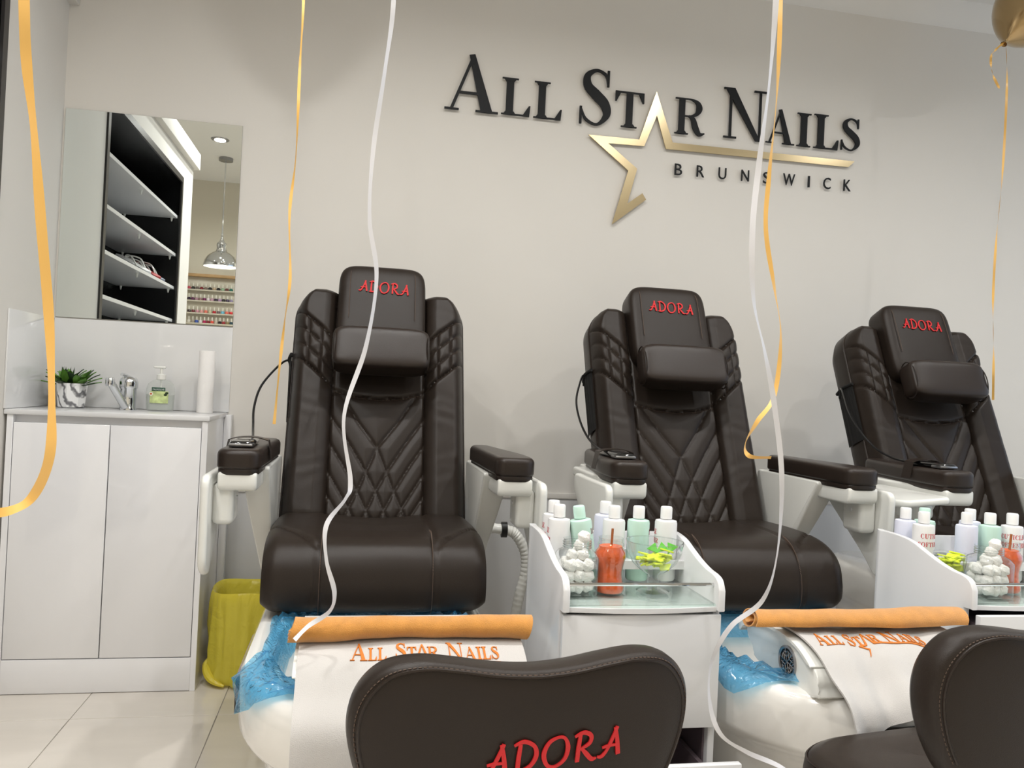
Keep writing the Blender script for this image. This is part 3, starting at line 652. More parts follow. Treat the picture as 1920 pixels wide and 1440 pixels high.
kk = (A-CP)/(.262-CP); su = w_ui[1]+(w_uo[1]-w_ui[1])*kk; sl = w_li[1]+(w_lo[1]-w_li[1])*kk
inw = (A > CP) & (Sg < su) & (Sg > sl); dw = dist(wing+wingq, Xg, Sg); Ng += np.where(inw, .006*(1-np.exp(-dw/.014))-.004*np.exp(-(dw/.0035)**2), 0)
ds = dist(seams+wing, Xg, Sg); Ng -= .007*np.exp(-(ds/.0045)**2)
Ng += .0005*np.sin(40*Xg+9*np.sin(17*Sg))*np.sin(31*Sg+3*np.sin(23*Xg))*(A > CP)
V = [bk(Xg[i, j], Sg[i, j], Ng[i, j]) for i in range(NU) for j in range(NV)]; Fc = grid_faces(NU, NV)
loop = [(i, 0) for i in range(NU)]+[(NU-1, j) for j in range(1, NV)]+[(i, NV-1) for i in range(NU-2, -1, -1)]+[(0, j) for j in range(NV-2, 0, -1)]
prev = [i*NV+j for i, j in loop]; nl = len(loop)
for n_, sc_ in ((-.045, 1.012), (-.10, 1.01), (-.13, .97), (-.14, .90)):
    st = len(V)
    for i, j in loop: V.append(bk(Xg[i, j]*sc_, .395+(Sg[i, j]-.395)*sc_, n_))
    cur = list(range(st, st+nl))
    for k in range(nl): Fc.append((prev[k], prev[(k+1) % nl], cur[(k+1) % nl], cur[k]))
    prev = cur
V.append(bk(0, .395, -.145)); ce = len(V)-1
for k in range(nl): Fc.append((prev[k], prev[(k+1) % nl], ce))
back = raw('backrest', V, Fc, M_leather, ch, fix=True)
back.data.polygons.foreach_set('use_smooth', [True]*len(back.data.polygons))
pip = [bk(Xg[i, j]*1.004, .395+(Sg[i, j]-.395)*1.004, -.034) for i, j in loop][::2]
tube('piping', pip, .0035, M_leather2, back, seg=6, closed=True)
def stitch(pts, n, fnz, parent, L=.005, gap=.004):
    """a dashed row of thread lying on the leather"""
    bm = bmesh.new(); P_ = smooth_path([(a, b, 0) for a, b in pts], 12)[:, :2]; seg = np.r_[0, np.cumsum(np.hypot(*np.diff(P_, axis=0).T))]; q = 0
    while q+L < seg[-1]:
        a = [np.interp(q, seg, P_[:, k]) for k in (0, 1)]; b = [np.interp(q+L, seg, P_[:, k]) for k in (0, 1)]
        add_tube(bm, [fnz(*a, n), fnz(*b, n)], .0006, 4); q += L+gap
    return bm_obj('stitching', bm, M_stitch, parent)
stitch([(-CP+.004, .428), (-CP/2, .410), (0, .404), (CP/2, .410), (CP-.004, .428)], .006, bk, back)
# headrest cushion
hr = pillowbox('headrest', 0, 0, 0, .140, .153, .060, M_leather, ch, .32, (bk(0, .712, .0), np.array([1., 0, 0]), BD, BN), 40)
for sx in (-1, 1):
    bm = bmesh.new(); add_tube(bm, smooth_path([bk(sx*.104, .66, .0625), bk(sx*.104, .78, .0625), bk(sx*.103, .825, .058), bk(sx*.100, .850, .042), bk(sx*.098, .862, .015)], 6), .0012, 5); bm_obj('seam', bm, M_stitch, hr)
st, w_ = text_strips(BRUSH, 'ADORA', 1, gap=.10)
tx, ts = px2b(672, 572, .06); tx2, _ = px2b(768, 572, .06); k_ = (tx2-tx)/w_
strips_mesh('lettering', subdiv_strips(st), lambda x, y, d: bk(tx+x*k_, .758+y*k_*1.25-.0015*x, .0618+d), .0016, M_red, hr)
# neck pillow
pw, psn = px2b(715, 664, .08)
pil = pillowbox('neck_pillow', 0, 0, 0, .147, .068, .045, M_leather2, ch, .32, (bk(0, psn, .098), np.array([1., 0, 0]), BD, BN), 30)
for sx in (-1, 1):
    bm = bmesh.new(); add_tube(bm, [bk(sx*.139, psn+.0655*math.cos(a), .098+.0425*math.sin(a)) for a in np.linspace(-.5, 3.6, 24)], .0022, 5); bm_obj('seam', bm, M_leather, pil)
# seat
prof = smooth_path([(2.47, .52), (2.46, .60), (2.42, .640), (2.30, .650), (2.18, .652), (2.09, .647), (2.03, .628), (1.99, .592), (1.974, .545), (1.972, .510), (1.980, .486), (2.004, .471), (2.05, .468), (2.30, .478), (2.45, .488)], 9, True)
pc_ = prof.mean(0); nP = len(prof); NX = 90; V, Fc = [], []
ux = np.sin(np.linspace(-1, 1, NX)*math.pi/2); xs = ux*.270; cum = np.r_[0, np.cumsum(np.hypot(*np.diff(prof, axis=0).T))]
nrm = np.roll(prof, -1, 0)-np.roll(prof, 1, 0); nrm = np.c_[nrm[:, 1], -nrm[:, 0]]; nrm /= np.linalg.norm(nrm, axis=1)[:, None]
if ((prof+nrm*.01-pc_)**2).sum() < ((prof-pc_)**2).sum(): nrm = -nrm
for i in range(NX):
    x = xs[i]; e = (.270-abs(x))/.035; shr = .017*(1-min(1, e))**2
    for j in range(nP):
        y, z = prof[j]; top = nrm[j, 1] > .2; fr = nrm[j, 0] < -.2
        wt = min(1, max(0, (nrm[j, 1]-.0)/.6)); wf = min(1, max(0, (-nrm[j, 0]-.1)/.5)); wv = max(wt, wf); ax_ = abs(x)
        g = -.006*wv*math.exp(-((ax_-.138)/.0045)**2)
        if ax_ > .138 and z > .56: yc = 2.005+.15*(ax_-.138)/.13; g -= .007*wv*math.exp(-((y-yc)/.006)**2)*min(1, (ax_-.138)/.01)
        if ax_ < .138: g -= .012*(1-(x/.138)**2)*wt*min(1, max(0, (y-2.1)/.12))
        g += .010*wf*math.cos(x/.27*1.3)
        q = prof[j]+nrm[j]*(g-shr); V.append((x, q[0], q[1]))
for i in range(NX-1):
    for j in range(nP): Fc.append((i*nP+j, (i+1)*nP+j, (i+1)*nP+(j+1) % nP, i*nP+(j+1) % nP))
Fc += [tuple(range(nP)), tuple((NX-1)*nP+j for j in range(nP))]
seat = raw('seat', V, Fc, M_leather, ch, fix=True); seat.data.set_sharp_from_angle(angle=math.radians(70))
for sx in (-1, 1):
    idx = [j for j in range(nP) if nrm[j, 0] < -.25 or (nrm[j, 1] > .5 and prof[j, 0] < 2.12)]
    bm = bmesh.new(); add_tube(bm, [(sx*.1345, *(prof[j]+nrm[j]*(.0105 if nrm[j, 0] < -.2 else -.001))) for j in sorted(idx, key=lambda j: -prof[j, 1]+prof[j, 0]*.6)], .0008, 4); bm_obj('seam', bm, M_stitch, seat)
box('seat_mechanism', -.19, .19, 2.03, 2.42, .435, .472, M_black, ch, bev=.012)
# side netting pocket on the left flank
v4 = [bk(-.2735, .36, -.03), bk(-.2735, .36, -.115), bk(-.2735, .57, -.115), bk(-.2735, .57, -.03)]
bm = bmesh.new()
for k in range(9):
    pass
V = []; n_ = 14
for i in range(n_+1):
    for j in range(n_+1):
        q = bk(-.2725-.010*math.sin(math.pi*j/n_)*(.4+.6*i/n_)-.0012*math.sin(j*2.2), .35+.21*i/n_, -.025-.095*j/n_); V.append(q)
raw('side_pocket', V, grid_faces(n_+1, n_+1), M_mesh, ch)
bm.free(); tube('pocket_hem', smooth_path([bk(-.274, .56, -.022), bk(-.283, .562, -.07), bk(-.274, .56, -.122)], 6), .006, M_mesh, ch)

def arm(sd):
    S = -1 if sd < 0 else 1; nm = 'armrest'
    pad = rpoly([(.276, 2.45), (.286, 2.00), (.388, 2.00), (.390, 2.12), (.338, 2.46)], [.028, .036, .04, .06, .03], 7)
    a = soft_prism('armrest', [(S*x, y) for x, y in pad], 2, .804, .852, .015, M_leather2, ch, seg=5, r0=.008)
    pad2 = rpoly([(.280, 2.44), (.290, 2.004), (.385, 2.004), (.387, 2.12), (.334, 2.45)], [.02, .03, .035, .06, .02])
    soft_prism('pad_skirt', [(S*x, y) for x, y in pad2], 2, .790, .808, .006, M_leather2, a, seg=3)
    hs = rpoly([(2.008, .798), (2.008, .752), (2.16, .750), (2.30, .768), (2.42, .770), (2.42, .798)], [.010, .03, .05, .05, .012, .012])
    soft_prism('arm_housing', hs, 0, S*.292, S*.382, .007, M_plastic, a, seg=4)
    fin = rpoly([(2.13, .80), (2.50, .80), (2.50, .62), (2.44, .49), (2.34, .47), (2.28, .58), (2.20, .70)], [.02, .02, .06, .05, .06, .10, .08], 8)
    fo = soft_prism('arm_support', fin, 0, S*.276, S*.340, .006, M_plastic, ch, seg=4)
    for q in fo.data.vertices:
        zz = q.co.z; f_ = 1-.62*min(1, max(0, (.74-zz)/.27))**1.2; q.co.x = S*(.276+(abs(q.co.x)-.276)*f_)
    tr = thing_part('tray_table', S)
    return a
def thing_part(name, S):
    poly = rpoly([(1.972, .792), (1.982, .575), (2.03, .545), (2.09, .60), (2.29, .745), (2.29, .792)], [.03, .025, .02, .03, .04, .03])
    o = soft_prism(name, poly, 0, S*.394, S*.414, .008, M_plastic, ch, seg=4)
    box('tray_hinge', *sorted((S*.345, S*.396)), 2.03, 2.12, .668, .768, M_plastic, o, bev=.014, seg=3)
    lathe('hinge_cap', [(0, 0), (.005, 0), (.005, .003), (0, .003)], M_white, o, c=(0, 0, 0), seg=12, fn=lambda q, a: np.array([S*.345-S*q[2], 2.075+q[0], .73+q[1]]))
    return o
arm(-1); arm(1)
# handset resting under its strap on the left arm, with its cord
hs = box('handset', -.366, -.312, 2.055, 2.215, .8515, .868, M_blackg, ch, bev=.008, seg=3)
box('handset_trim', -.368, -.310, 2.053, 2.095, .8535, .863, M_steel, hs, bev=.004)
V = []
for i in range(13):
    x = -.392+.118*i/12; z = .8525+.019*math.sin(math.pi*i/12)**.45; 
    if i in (0, 12): z = .815
    V += [(x, 2.15, z), (x, 2.19, z), (x, 2.15, z+.002), (x, 2.19, z+.002)]
Fc = []
for i in range(12): p = 4*i; Fc += [(p, p+4, p+5, p+1), (p+2, p+3, p+7, p+6), (p, p+2, p+6, p+4), (p+1, p+5, p+7, p+3)]
raw('handset_strap', V, Fc+[(0, 1, 3, 2), (48, 50, 51, 49)], M_leather2, ch, fix=True)
cp = [(-.335, 2.215, .858), (-.34, 2.30, .864), (-.35, 2.38, .89), (-.358, 2.45, .94), (-.350, 2.53, 1.0), (-.315, 2.62, 1.06), (-.288, 2.68, 1.085), (-.2795, 2.70, 1.05)]
tube('handset_cord', smooth_path(cp, 8), .0035, M_black, ch, seg=7)
# tub base
NA = 72
def ring(a_, yf, yb, z, yc=1.75):
    """plan outline: elliptical front, square-ended rear"""
    out = []
    for k in range(NA):
        t_ = 2*math.pi*k/NA; c_, s_ = math.cos(t_), math.sin(t_)
        if s_ <= 0: out.append((a_*c_, yc+(yc-yf)*s_, z))
        else: out.append((a_*math.copysign(abs(c_)**.4, c_), yc+(yb-yc)*abs(s_)**.4, z))
    return out
rings = [ring(.195, 1.60, 2.90, 0), ring(.205, 1.58, 2.90, .02), ring(.215, 1.55, 2.90, .20), ring(.225, 1.52, 2.90, .27), ring(.245, 1.46, 2.90, .305), ring(.268, 1.40, 2.90, .33), ring(.274, 1.385, 2.90, .345),
         ring(.276, 1.375, 2.90, .41), ring(.274, 1.377, 2.90, .435), ring(.266, 1.387, 2.89, .449), ring(.255, 1.40, 2.88, .453), ring(.222, 1.45, 2.04, .453), ring(.214, 1.46, 2.03, .448), ring(.205, 1.48, 2.01, .42), ring(.17, 1.56, 1.96, .24), ring(.10, 1.65, 1.86, .215), ring(.004, 1.745, 1.755, .21)]
V = [p for r in rings for p in r]; Fc = []
for i in range(len(rings)-1):
    for k in range(NA): Fc.append((i*NA+k, i*NA+(k+1) % NA, (i+1)*NA+(k+1) % NA, (i+1)*NA+k))
Fc.append(tuple(range(NA))); Fc.append(tuple((len(rings)-1)*NA+k for k in range(NA)))
tub = raw('tub_base', V, Fc, M_fibre, ch, fix=True)
for S in (-1, 1):
    q = rpoly([(1.70, .352), (1.98, .352), (1.98, .425), (1.70, .425)], .012); o = prism('side_cover', q, 0, S*.270, S*.279, M_brownpanel, tub, bev=.002)
    box('side_cover_edge', *sorted((S*.270, S*.2795)), 1.694, 1.70, .352, .425, M_black, o, bev=0)
# footrest on the front of the tub, speaker grille in its left end
fpoly = smooth_path([(1.44, .450), (1.425, .475), (1.44, .505), (1.50, .528), (1.58, .536), (1.66, .532), (1.71, .515), (1.715, .495), (1.68, .47), (1.66, .450)], 5, True)
fr = prism('footrest', [tuple(p) for p in fpoly], 0, -.148, .148, M_plastic, ch, bev=.004)
lid = smooth_path([(1.445, .513), (1.50, .536), (1.58, .544), (1.67, .540), (1.73, .520), (1.742, .502), (1.733, .495), (1.722, .508), (1.66, .530), (1.58, .5375), (1.50, .530), (1.45, .508)], 4, True)
prism('footrest_lid', [tuple(p) for p in lid], 0, -.156, .156, M_plastic, ch, bev=.002)
gy, gz, gr = 1.535, .488, .033
def gfn(q, a): return np.array([-.148-q[2], gy+q[0], gz+q[1]])
grl = lathe('speaker_grille', [(gr, 0), (gr, .004), (gr-.003, .005), (gr-.006, .003), (gr-.006, 0)], M_steel, fr, c=(0, 0, 0), seg=32, fn=gfn)
lathe('grille_back', [(0, .0006), (gr-.005, .0006)], M_black, fr, c=(0, 0, 0), seg=24, fn=gfn)
bm = bmesh.new()
for k in range(6):
    a = k*math.pi/3+.2; add_tube(bm, [gfn((0, 0, .002), 0), gfn((math.cos(a)*(gr-.006), math.sin(a)*(gr-.006), .002), 0)], .0014, 5)
    for w_ in (.010, .018):
        p = np.array([math.cos(a), math.sin(a)])*w_
        for sgn in (1, -1):
            d_ = np.array([math.cos(a+sgn*math.pi/3), math.sin(a+sgn*math.pi/3)]); e_ = p+d_*((gr-.007)-w_)*.95
            add_tube(bm, [gfn((*p, .002), 0), gfn((*e_, .002), 0)], .0011, 4)
bm_obj('grille_bars', bm, M_steel, fr)
# control panel under the footrest
cpn = box('control_panel', -.085, .085, 1.366, 1.39, .375, .415, M_blackg, ch, bev=.006, seg=3)
me = font_mesh('54', .012, .0004)
for q in me.vertices: q.co = Vector((.022+q.co.x, 1.3655-q.co.z, .398+q.co.y))
link('display_digits', me, mat('digit_green', (.1, .9, .1), .5, emis=(.1, 1, .15), estr=2.5), cpn, smooth=False)
for k in range(5):
    x = -.06+k*.026; lathe('panel_button', [(0, .001), (.005, .001), (.006, 0)], mat('button_%d' % (k == 0), (.7, .35, .25) if k == 0 else (.4, .4, .42), .4), cpn, c=(0, 0, 0), seg=12, fn=lambda q, a, x=x: np.array([x+q[0], 1.3658-q[2], .389+q[1]]))
# drain hose at the right rear
hq = [at(a, b, 1, 2.62)-np.array([CX[0], 0, 0]) for a, b in ((945, 993), (968, 1004), (984, 1035), (985, 1072), (974, 1115), (964, 1165))]
hp = smooth_path([(.285, 2.64, hq[0][2]+.01)]+hq+[(hq[-1][0]-.02, 2.62, .10), (hq[-1][0]-.05, 2.62, .022), (.23, 2.60, .022)], 14)
tube('drain_hose', hp, [.017+.0013*math.sin(i*2.1) for i in range(len(hp))], M_plastic, ch, seg=12)
lathe('hose_collar', [(.018, -.012), (.026, -.010), (.026, .010), (.018, .012)], M_black, ch, c=(0, 0, 0), seg=20, fn=lambda q, a: hq[0]+np.array([q[2]*.9, q[0]*.8, q[1]]))

chairs = [ch]
for k, lab in ((1, 'brown quilted leather pedicure chair between the two white trolleys'), (2, 'brown quilted leather pedicure chair with raised tray on its arm')):
    c = copy_tree(ch); c.location = (CX[k], CY, 0); c['label'] = lab; chairs.append(c)
# the third chair's near tray is swung up level
for o in [x for x in bpy.data.objects if x.parent == chairs[2] and x.name.startswith('tray_table')]:
    xs_ = [(o.matrix_basis @ Vector(b_)).x for b_ in o.bound_box]
    if sum(xs_) < 0:
        piv = Vector((-.403, 0, .770)); o.matrix_basis = Matrix.Translation(piv) @ Matrix.Rotation(math.radians(84), 4, 'Y') @ Matrix.Diagonal((1, 1, .62, 1)) @ Matrix.Translation(-piv)

# ------------------------------------------------------------------ film liners in the tubs
def liner(cx, label, seed):
    r2 = np.random.default_rng(seed); ph = r2.uniform(0, 6.28, 8); V = []; rows = []
    # inside bowl, over the rim, hanging skirt
    spec = [(.205, 1.50, 2.00, .40), (.211, 1.48, 2.02, .435), (.218, 1.463, 2.035, .456), (.235, 1.44, 2.06, .460), (.262, 1.405, 2.075, .459), (.281, 1.383, 2.085, .445), (.285, 1.378, 2.09, .42), (.288, 1.374, 2.09, .39), (.288, 1.372, 2.09, .36)]
    spec = [(.190, 1.505, 1.98, .40), (.200, 1.485, 2.005, .435), (.211, 1.464, 2.02, .4585), (.235, 1.43, 2.04, .461), (.258, 1.395, 2.05, .460), (.281, 1.370, 2.06, .447), (.285, 1.365, 2.065, .42), (.287, 1.363, 2.07, .39)]
    SP = np.array([[p for p in ring(*q)] for q in spec]); NL = 16
    for li in range(NL):
        for k in range(NA):
            t_ = 2*math.pi*k/NA; far = math.exp(-((t_-3.62)/.27)**2)+.45*math.exp(-((t_-5.8)/.25)**2)+.12*math.sin(5*t_+ph[0])
            end = 2.9+min(1, max(0, far))*3.6; q_ = li/(NL-1)*end; i_ = min(int(q_), len(spec)-2); f_ = q_-i_
            q = SP[i_, k]*(1-f_)+SP[i_+1, k]*f_
            w_ = .007*math.sin(11*t_+ph[1]+.7*li)+.006*math.sin(23*t_+ph[2]-.9*li)+.004*math.sin(37*t_+ph[3]+1.7*li)
            c0 = np.array([0, 1.75]); d_ = q[:2]-c0; d_ = d_/np.linalg.norm(d_); out_ = max(0, min(1, q_-3.6))
            q[:2] += d_*(abs(w_)*1.4*out_-(.4*abs(w_) if q_ < 2 else 0)); q[2] += abs(w_)*1.1*(1-out_)*(1 if q_ > 1.9 else .2)
            V.append((cx+q[0], q[1], q[2]))
    n_ = NL; Fc = []
    for i in range(n_-1):
        for k in range(NA): Fc.append((i*NA+k, i*NA+(k+1) % NA, (i+1)*NA+(k+1) % NA, (i+1)*NA+k))
    o = raw('tub_liner', V, Fc, M_liner, loc=(cx, 1.75, .45)); return tag(o, label, 'plastic liner', 'plastic tub liners')
liner(CX[0], 'crumpled blue plastic liner over the tub under the cream towel', 3)
liner(CX[1], 'crumpled blue plastic liner over the tub with the speaker grille showing', 5)
liner(CX[2], 'blue plastic liner over the tub beyond the far trolley', 8)

# ------------------------------------------------------------------ towels
def drape(path):
    P_ = smooth_path([(a, b, 0) for a, b in path], 10)[:, :2]; L_ = np.r_[0, np.cumsum(np.hypot(*np.diff(P_, axis=0).T))]
    tn = np.gradient(P_, axis=0); tn /= np.linalg.norm(tn, axis=1)[:, None]; nr = np.c_[tn[:, 1], -tn[:, 0]]
    return P_, L_, nr
def towel(cx, x0, x1, path, label, fold, hemw, txt, matx, name):
    P_, L_, nr = drape(path); tot = L_[-1]; NX_, NS = 60, 70
    if nr[0, 1] < 0: nr = -nr
    def surf(x, s, d):
        u = (x-x0)/(x1-x0); s2 = s*(1+hemw*math.sin(u*7+1)*(s/tot)**2+.03*(s/tot)*(u-.5))
        y = np.interp(s2, L_, P_[:, 0]); z = np.interp(s2, L_, P_[:, 1]); ny = np.interp(s2, L_, nr[:, 0]); nz = np.interp(s2, L_, nr[:, 1])
        if s2 > L_[-1]: z -= (s2-L_[-1])
        k = (s/tot)**2.4; w_ = fold*k*(math.sin(u*14+1.3*k)+.6*math.sin(u*29+2)+1.6)
        return np.array([x+fold*.6*k*math.sin(u*9+2), y+ny*(d+w_), z+nz*(d+w_)])
    V, Fc = [], []
    for d in (.0045, 0.0005):
        for i in range(NX_):
            for j in range(NS): V.append(surf(x0+(x1-x0)*i/(NX_-1), tot*j/(NS-1), d))
    n_ = NX_*NS; g = grid_faces(NX_, NS); Fc = g+[tuple(n_+q for q in reversed(f)) for f in g]
    lp = [i*NS for i in range(NX_)]+[(NX_-1)*NS+j for j in range(1, NS)]+[i*NS+NS-1 for i in range(NX_-2, -1, -1)]+[j for j in range(NS-2, 0, -1)]
    for k in range(len(lp)): a, b = lp[k], lp[(k+1) % len(lp)]; Fc.append((a, n_+a, n_+b, b))
    t = thing('draped_towel', label, 'towel', (cx, 1.55, .54), 'towels draped over the footrests', org=(cx, 1.55, .54))
    raw('cloth', V, Fc, M_white_t, t, fix=True)
    xa, s_b, size, small, slope, tmat = txt
    st, w_ = text_strips(SERIF, 'ALL ST*R NAILS', size, small=small, gap=.05)
    strips_mesh('lettering', subdiv_strips(st, 3), lambda x, y, d: surf(xa+x, s_b-y*1.35-slope*x, .0048+d), .0016, M_orange_th, t)
    k = small; x_ = STAR_AT[-1]
    star_ = [[((x_-.12*k, -.02*k), (x_+.06*k, -.02*k)), ((x_+.33*k, 1.25*k), (x_+.42*k, 1.25*k))], [((x_+.62*k, -.06*k), (x_+.80*k, .04*k)), ((x_+.33*k, 1.25*k), (x_+.42*k, 1.25*k))],
             [((x_+.66*k, -.10*k), (x_+.66*k, .06*k)), ((w_, -.30*k), (w_, -.16*k))], [((x_-.75*k, -.12*k), (x_-.75*k, .02*k)), ((x_+.02*k, -.10*k), (x_+.02*k, .06*k))],
             [((x_-.75*k, -.05*k), (x_-.55*k, -.05*k)), ((x_-.12*k, -.50*k), (x_+.02*k, -.44*k))], [((x_-.12*k, -.50*k), (x_+.02*k, -.46*k)), ((x_-.38*k, -1.05*k), (x_-.26*k, -.95*k))]]
    strips_mesh('star_embroidery', subdiv_strips(star_, 8), lambda x, y, d: surf(xa+x, s_b-y*1.35, .0048+d), .0016, M_orange_th, t)
    return t, surf
pathA = [(1.68, .544), (1.60, .546), (1.52, .543), (1.455, .522), (1.408, .482), (1.368, .45), (1.357, .41), (1.355, .365)]
xl = at(550, 1300, 1, 1.40)[0]
tA, sfA = towel(CX[0], xl, xl+.41, pathA, 'cream towel hanging over the footrest behind the lettered stool', .0035, .015, (xl+.092, .222, .034, .0245, 0, None), None, 'a')
pathB = [(1.68, .544), (1.60, .546), (1.52, .543), (1.455, .522), (1.408, .482), (1.368, .45), (1.358, .425)]
xl2 = CX[1]-.140
tB, sfB = towel(CX[1], xl2, xl2+.36, pathB, 'white towel hanging over the footrest beside the speaker grille', .013, .06, (xl2+.022, .205, .031, .0225, 0, None), None, 'b')
def roll_towel(x0, x1, yc, zc, label, r0, turns, end, seed, flat):
    """a towel rolled up: a spiral sheet with thickness running along x"""
    r2 = np.random.default_rng(seed); ph = r2.uniform(0, 6, 4); NS, NX_ = 26*turns, 48; th = .0042; V = []
    for d in (0, 1):
        for i in range(NX_):
            u = i/(NX_-1); x = x0+(x1-x0)*u
            for j in range(NS):
                q = j/(NS-1); a = 2*math.pi*turns*q+end; r = .006+(r0-.006)*q-(th*.5 if d else 0)*(.6 if q < .1 else 1)
                w_ = 1+.08*math.sin(6*u+ph[0])+.05*math.sin(13*u+ph[1]+a)+.025*math.sin(31*u+2*a)
                y = yc+.006*math.sin(5*u+ph[2])+r*w_*math.cos(a)*flat[0]; z = zc+r*w_*math.sin(a)*flat[1]
                V.append((x+(.006*math.sin(a) if i in (0, NX_-1) else 0), y, z))
    n_ = NX_*NS; g = grid_faces(NX_, NS); Fc = g+[tuple(n_+k for k in reversed(f)) for f in g]
    lp = [i*NS for i in range(NX_)]+[(NX_-1)*NS+j for j in range(1, NS)]+[i*NS+NS-1 for i in range(NX_-2, -1, -1)]+[j for j in range(NS-2, 0, -1)]
    for k in range(len(lp)): a, b = lp[k], lp[(k+1) % len(lp)]; Fc.append((a, n_+a, n_+b, b))
    o = raw('rolled_towel', V, Fc, M_orange_t, loc=((x0+x1)/2, yc, zc-r0*flat[1]), fix=True)
    return tag(o, label, 'towel', 'orange towels on the footrests')
ra, rb = at(547, 1178, 1, 1.525)[0], at(990, 1182, 1, 1.525)[0]
roll_towel(ra, rb, 1.525, .5705, 'orange towel rolled tight, lying above the cream towel', .0235, 3, -1.3, 2, (1.25, .95))
ra, rb = at(1407, 1165, 1, 1.55)[0], at(1797, 1165, 1, 1.55)[0]
roll_towel(ra, rb, 1.55, .5725, 'orange towel rolled loosely, lying above the white towel with open end', .025, 2, 3.5, 6, (1.5, .92))

# ------------------------------------------------------------------ trolleys
M_trol = M_white
def trolley(cx0, w, yf, label, opened, doorout):
    y0, y1 = yf, yf+.335; x0, x1 = cx0, cx0+w
    t = thing('salon_trolley', label, 'trolley', (cx0+w/2, yf+.17, 0), 'white salon trolleys')
    sp = [(y0-.004, .586), (y0-.004, .628), (y0+.008, .648), (y0+.03, .656), (y0+.065, .660), (y0+.11, .670), (y0+.16, .686), (y0+.20, .699), (y0+.25, .705), (y1, .706), (y1, .07), (y0+.02, .07), (y0+.02, .586)]
    top = smooth_path([(a, b, 0) for a, b in sp[1:10]], 4)[:, :2]
    poly = [sp[0]]+[tuple(p) for p in top]+sp[10:]
    for a, b in ((x0, x0+.016), (x1-.016, x1)): soft_prism('side_panel', poly, 0, a, b, .004, M_trol, t, seg=2)
    box('back_panel', x0+.016, x1-.016, y1-.014, y1, .07, .692, M_trol, t, bev=.001)
    fp = [(x0+.016, y0+.004), (x0+w*.3, y0-.006), (x0+w*.5, y0-.009), (x0+w*.7, y0-.006), (x1-.016, y0+.004), (x1-.016, y1-.014), (x0+.016, y1-.014)]
    prism('shelf_board', fp, 2, .584, .594, M_trol, t, bev=.001)
    prism('glass_shelf', [(a, b-.001 if b > y0+.1 else b+.003) for a, b in fp], 2, .5945, .5995, M_greenglass, t, bev=.0008)
    tube('guard_rail', [(x0+.014, y0+.022, .636), (x1-.014, y0+.022, .636)], .0035, M_chrome, t)
    # rack board with round holes for the bottles
    ya, yb, zz = y0+.185, y1-.014, .650; bm = bmesh.new(); holes = []
    hx = [x0+.016+(w-.032)*(k+.5)/5 for k in range(5)]; cw = (w-.032)/5; hr_ = .0295
    for zc_, flip in ((zz, 0), (zz-.012, 1)):
        for k in range(5):
            for r_, (c0, c1) in enumerate(((ya, (ya+yb)/2), ((ya+yb)/2, yb))):
                cx_, cy_ = hx[k], (c0+c1)/2; N_ = 24; inn, out = [], []
                for q in range(N_):
                    a = 2*math.pi*q/N_; c_, s_ = math.cos(a), math.sin(a); m_ = max(abs(c_)/(cw/2), abs(s_)/((c1-c0)/2))
                    inn.append(bm.verts.new((cx_+hr_*c_, cy_+hr_*s_, zc_))); out.append(bm.verts.new((cx_+c_/m_, cy_+s_/m_, zc_)))
                for q in range(N_): bm.faces.new((inn[q], inn[(q+1) % N_], out[(q+1) % N_], out[q]))
                if not flip:
                    low = [bm.verts.new((v_.co.x, v_.co.y, zz-.012)) for v_ in inn]
                    for q in range(N_): bm.faces.new((inn[q], low[q], low[(q+1) % N_], inn[(q+1) % N_]))
                    holes.append((cx_, cy_))
    add_box(bm, x0+.016, x1-.016, ya-.006, ya, zz-.018, zz+.001); bm_obj('bottle_rack', bm, M_trol, t, smooth=False)
    # cabinet
    box('carcass_floor', x0+.016, x1-.016, y0+.03, y1-.014, .07, .085, M_trol, t, bev=0)
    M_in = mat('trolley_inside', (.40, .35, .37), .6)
    box('divider', x0+.016, x1-.016, y0+.03, y1-.014, .336, .346, M_trol, t, bev=0)
    dx = doorout
    d = box('drawer_front', x0+.004, x1-.004, y0+.004-dx, y0+.0195-dx, .345, .578, M_trol, t, bev=.002)
    if dx: box('drawer_body', x0+.03, x1-.03, y0+.0195-dx, y0+.25, .36, .55, M_in, t, bev=0)
    box('inside_back', x0+.016, x1-.016, y1-.03, y1-.015, .085, .336, M_in, t, bev=0)
    for a in (x0+.0165, x1-.0205): box('inside_side', a, a+.004, y0+.035, y1-.03, .085, .336, M_in, t, bev=0)
    o_ = .115 if opened else 0
    dr = box('drawer_front', x0+.004, x1-.004, y0+.004-o_, y0+.0195-o_, .090, .322, M_trol, t, bev=.002)
    if opened:
        for a in (x0+.026, x1-.036): box('drawer_side', a, a+.010, y0+.0195-o_, y0+.20, .10, .27, M_in, t, bev=0)
        box('drawer_bottom', x0+.036, x1-.036, y0+.0195-o_, y0+.20, .10, .108, M_in, t, bev=0)
    for a in (x0+.04, x1-.04):
        for b in (y0+.06, y1-.04):
            c_ = lathe('caster', [(0, -.010), (.022, -.010), (.025, -.006), (.025, .006), (.022, .010), (0, .010)], M_black, t, c=(0, 0, 0), seg=18, fn=lambda q, an, a=a, b=b: np.array([a+q[2], b+q[0], .025+q[1]]))
            tube('caster_stem', [(a, b, .025), (a, b, .07)], .006, M_steel, c_)
    return holes
TY = 1.56
T1x, T1w = .423, .347
T2x = 1.352
h1 = trolley(T1x, T1w, TY, 'white trolley with pulled out bottom drawer, between chairs', True, 0)
h2 = trolley(T2x, T1w, TY, 'white trolley with drawer ajar, before the chair with raised tray', False, .03)

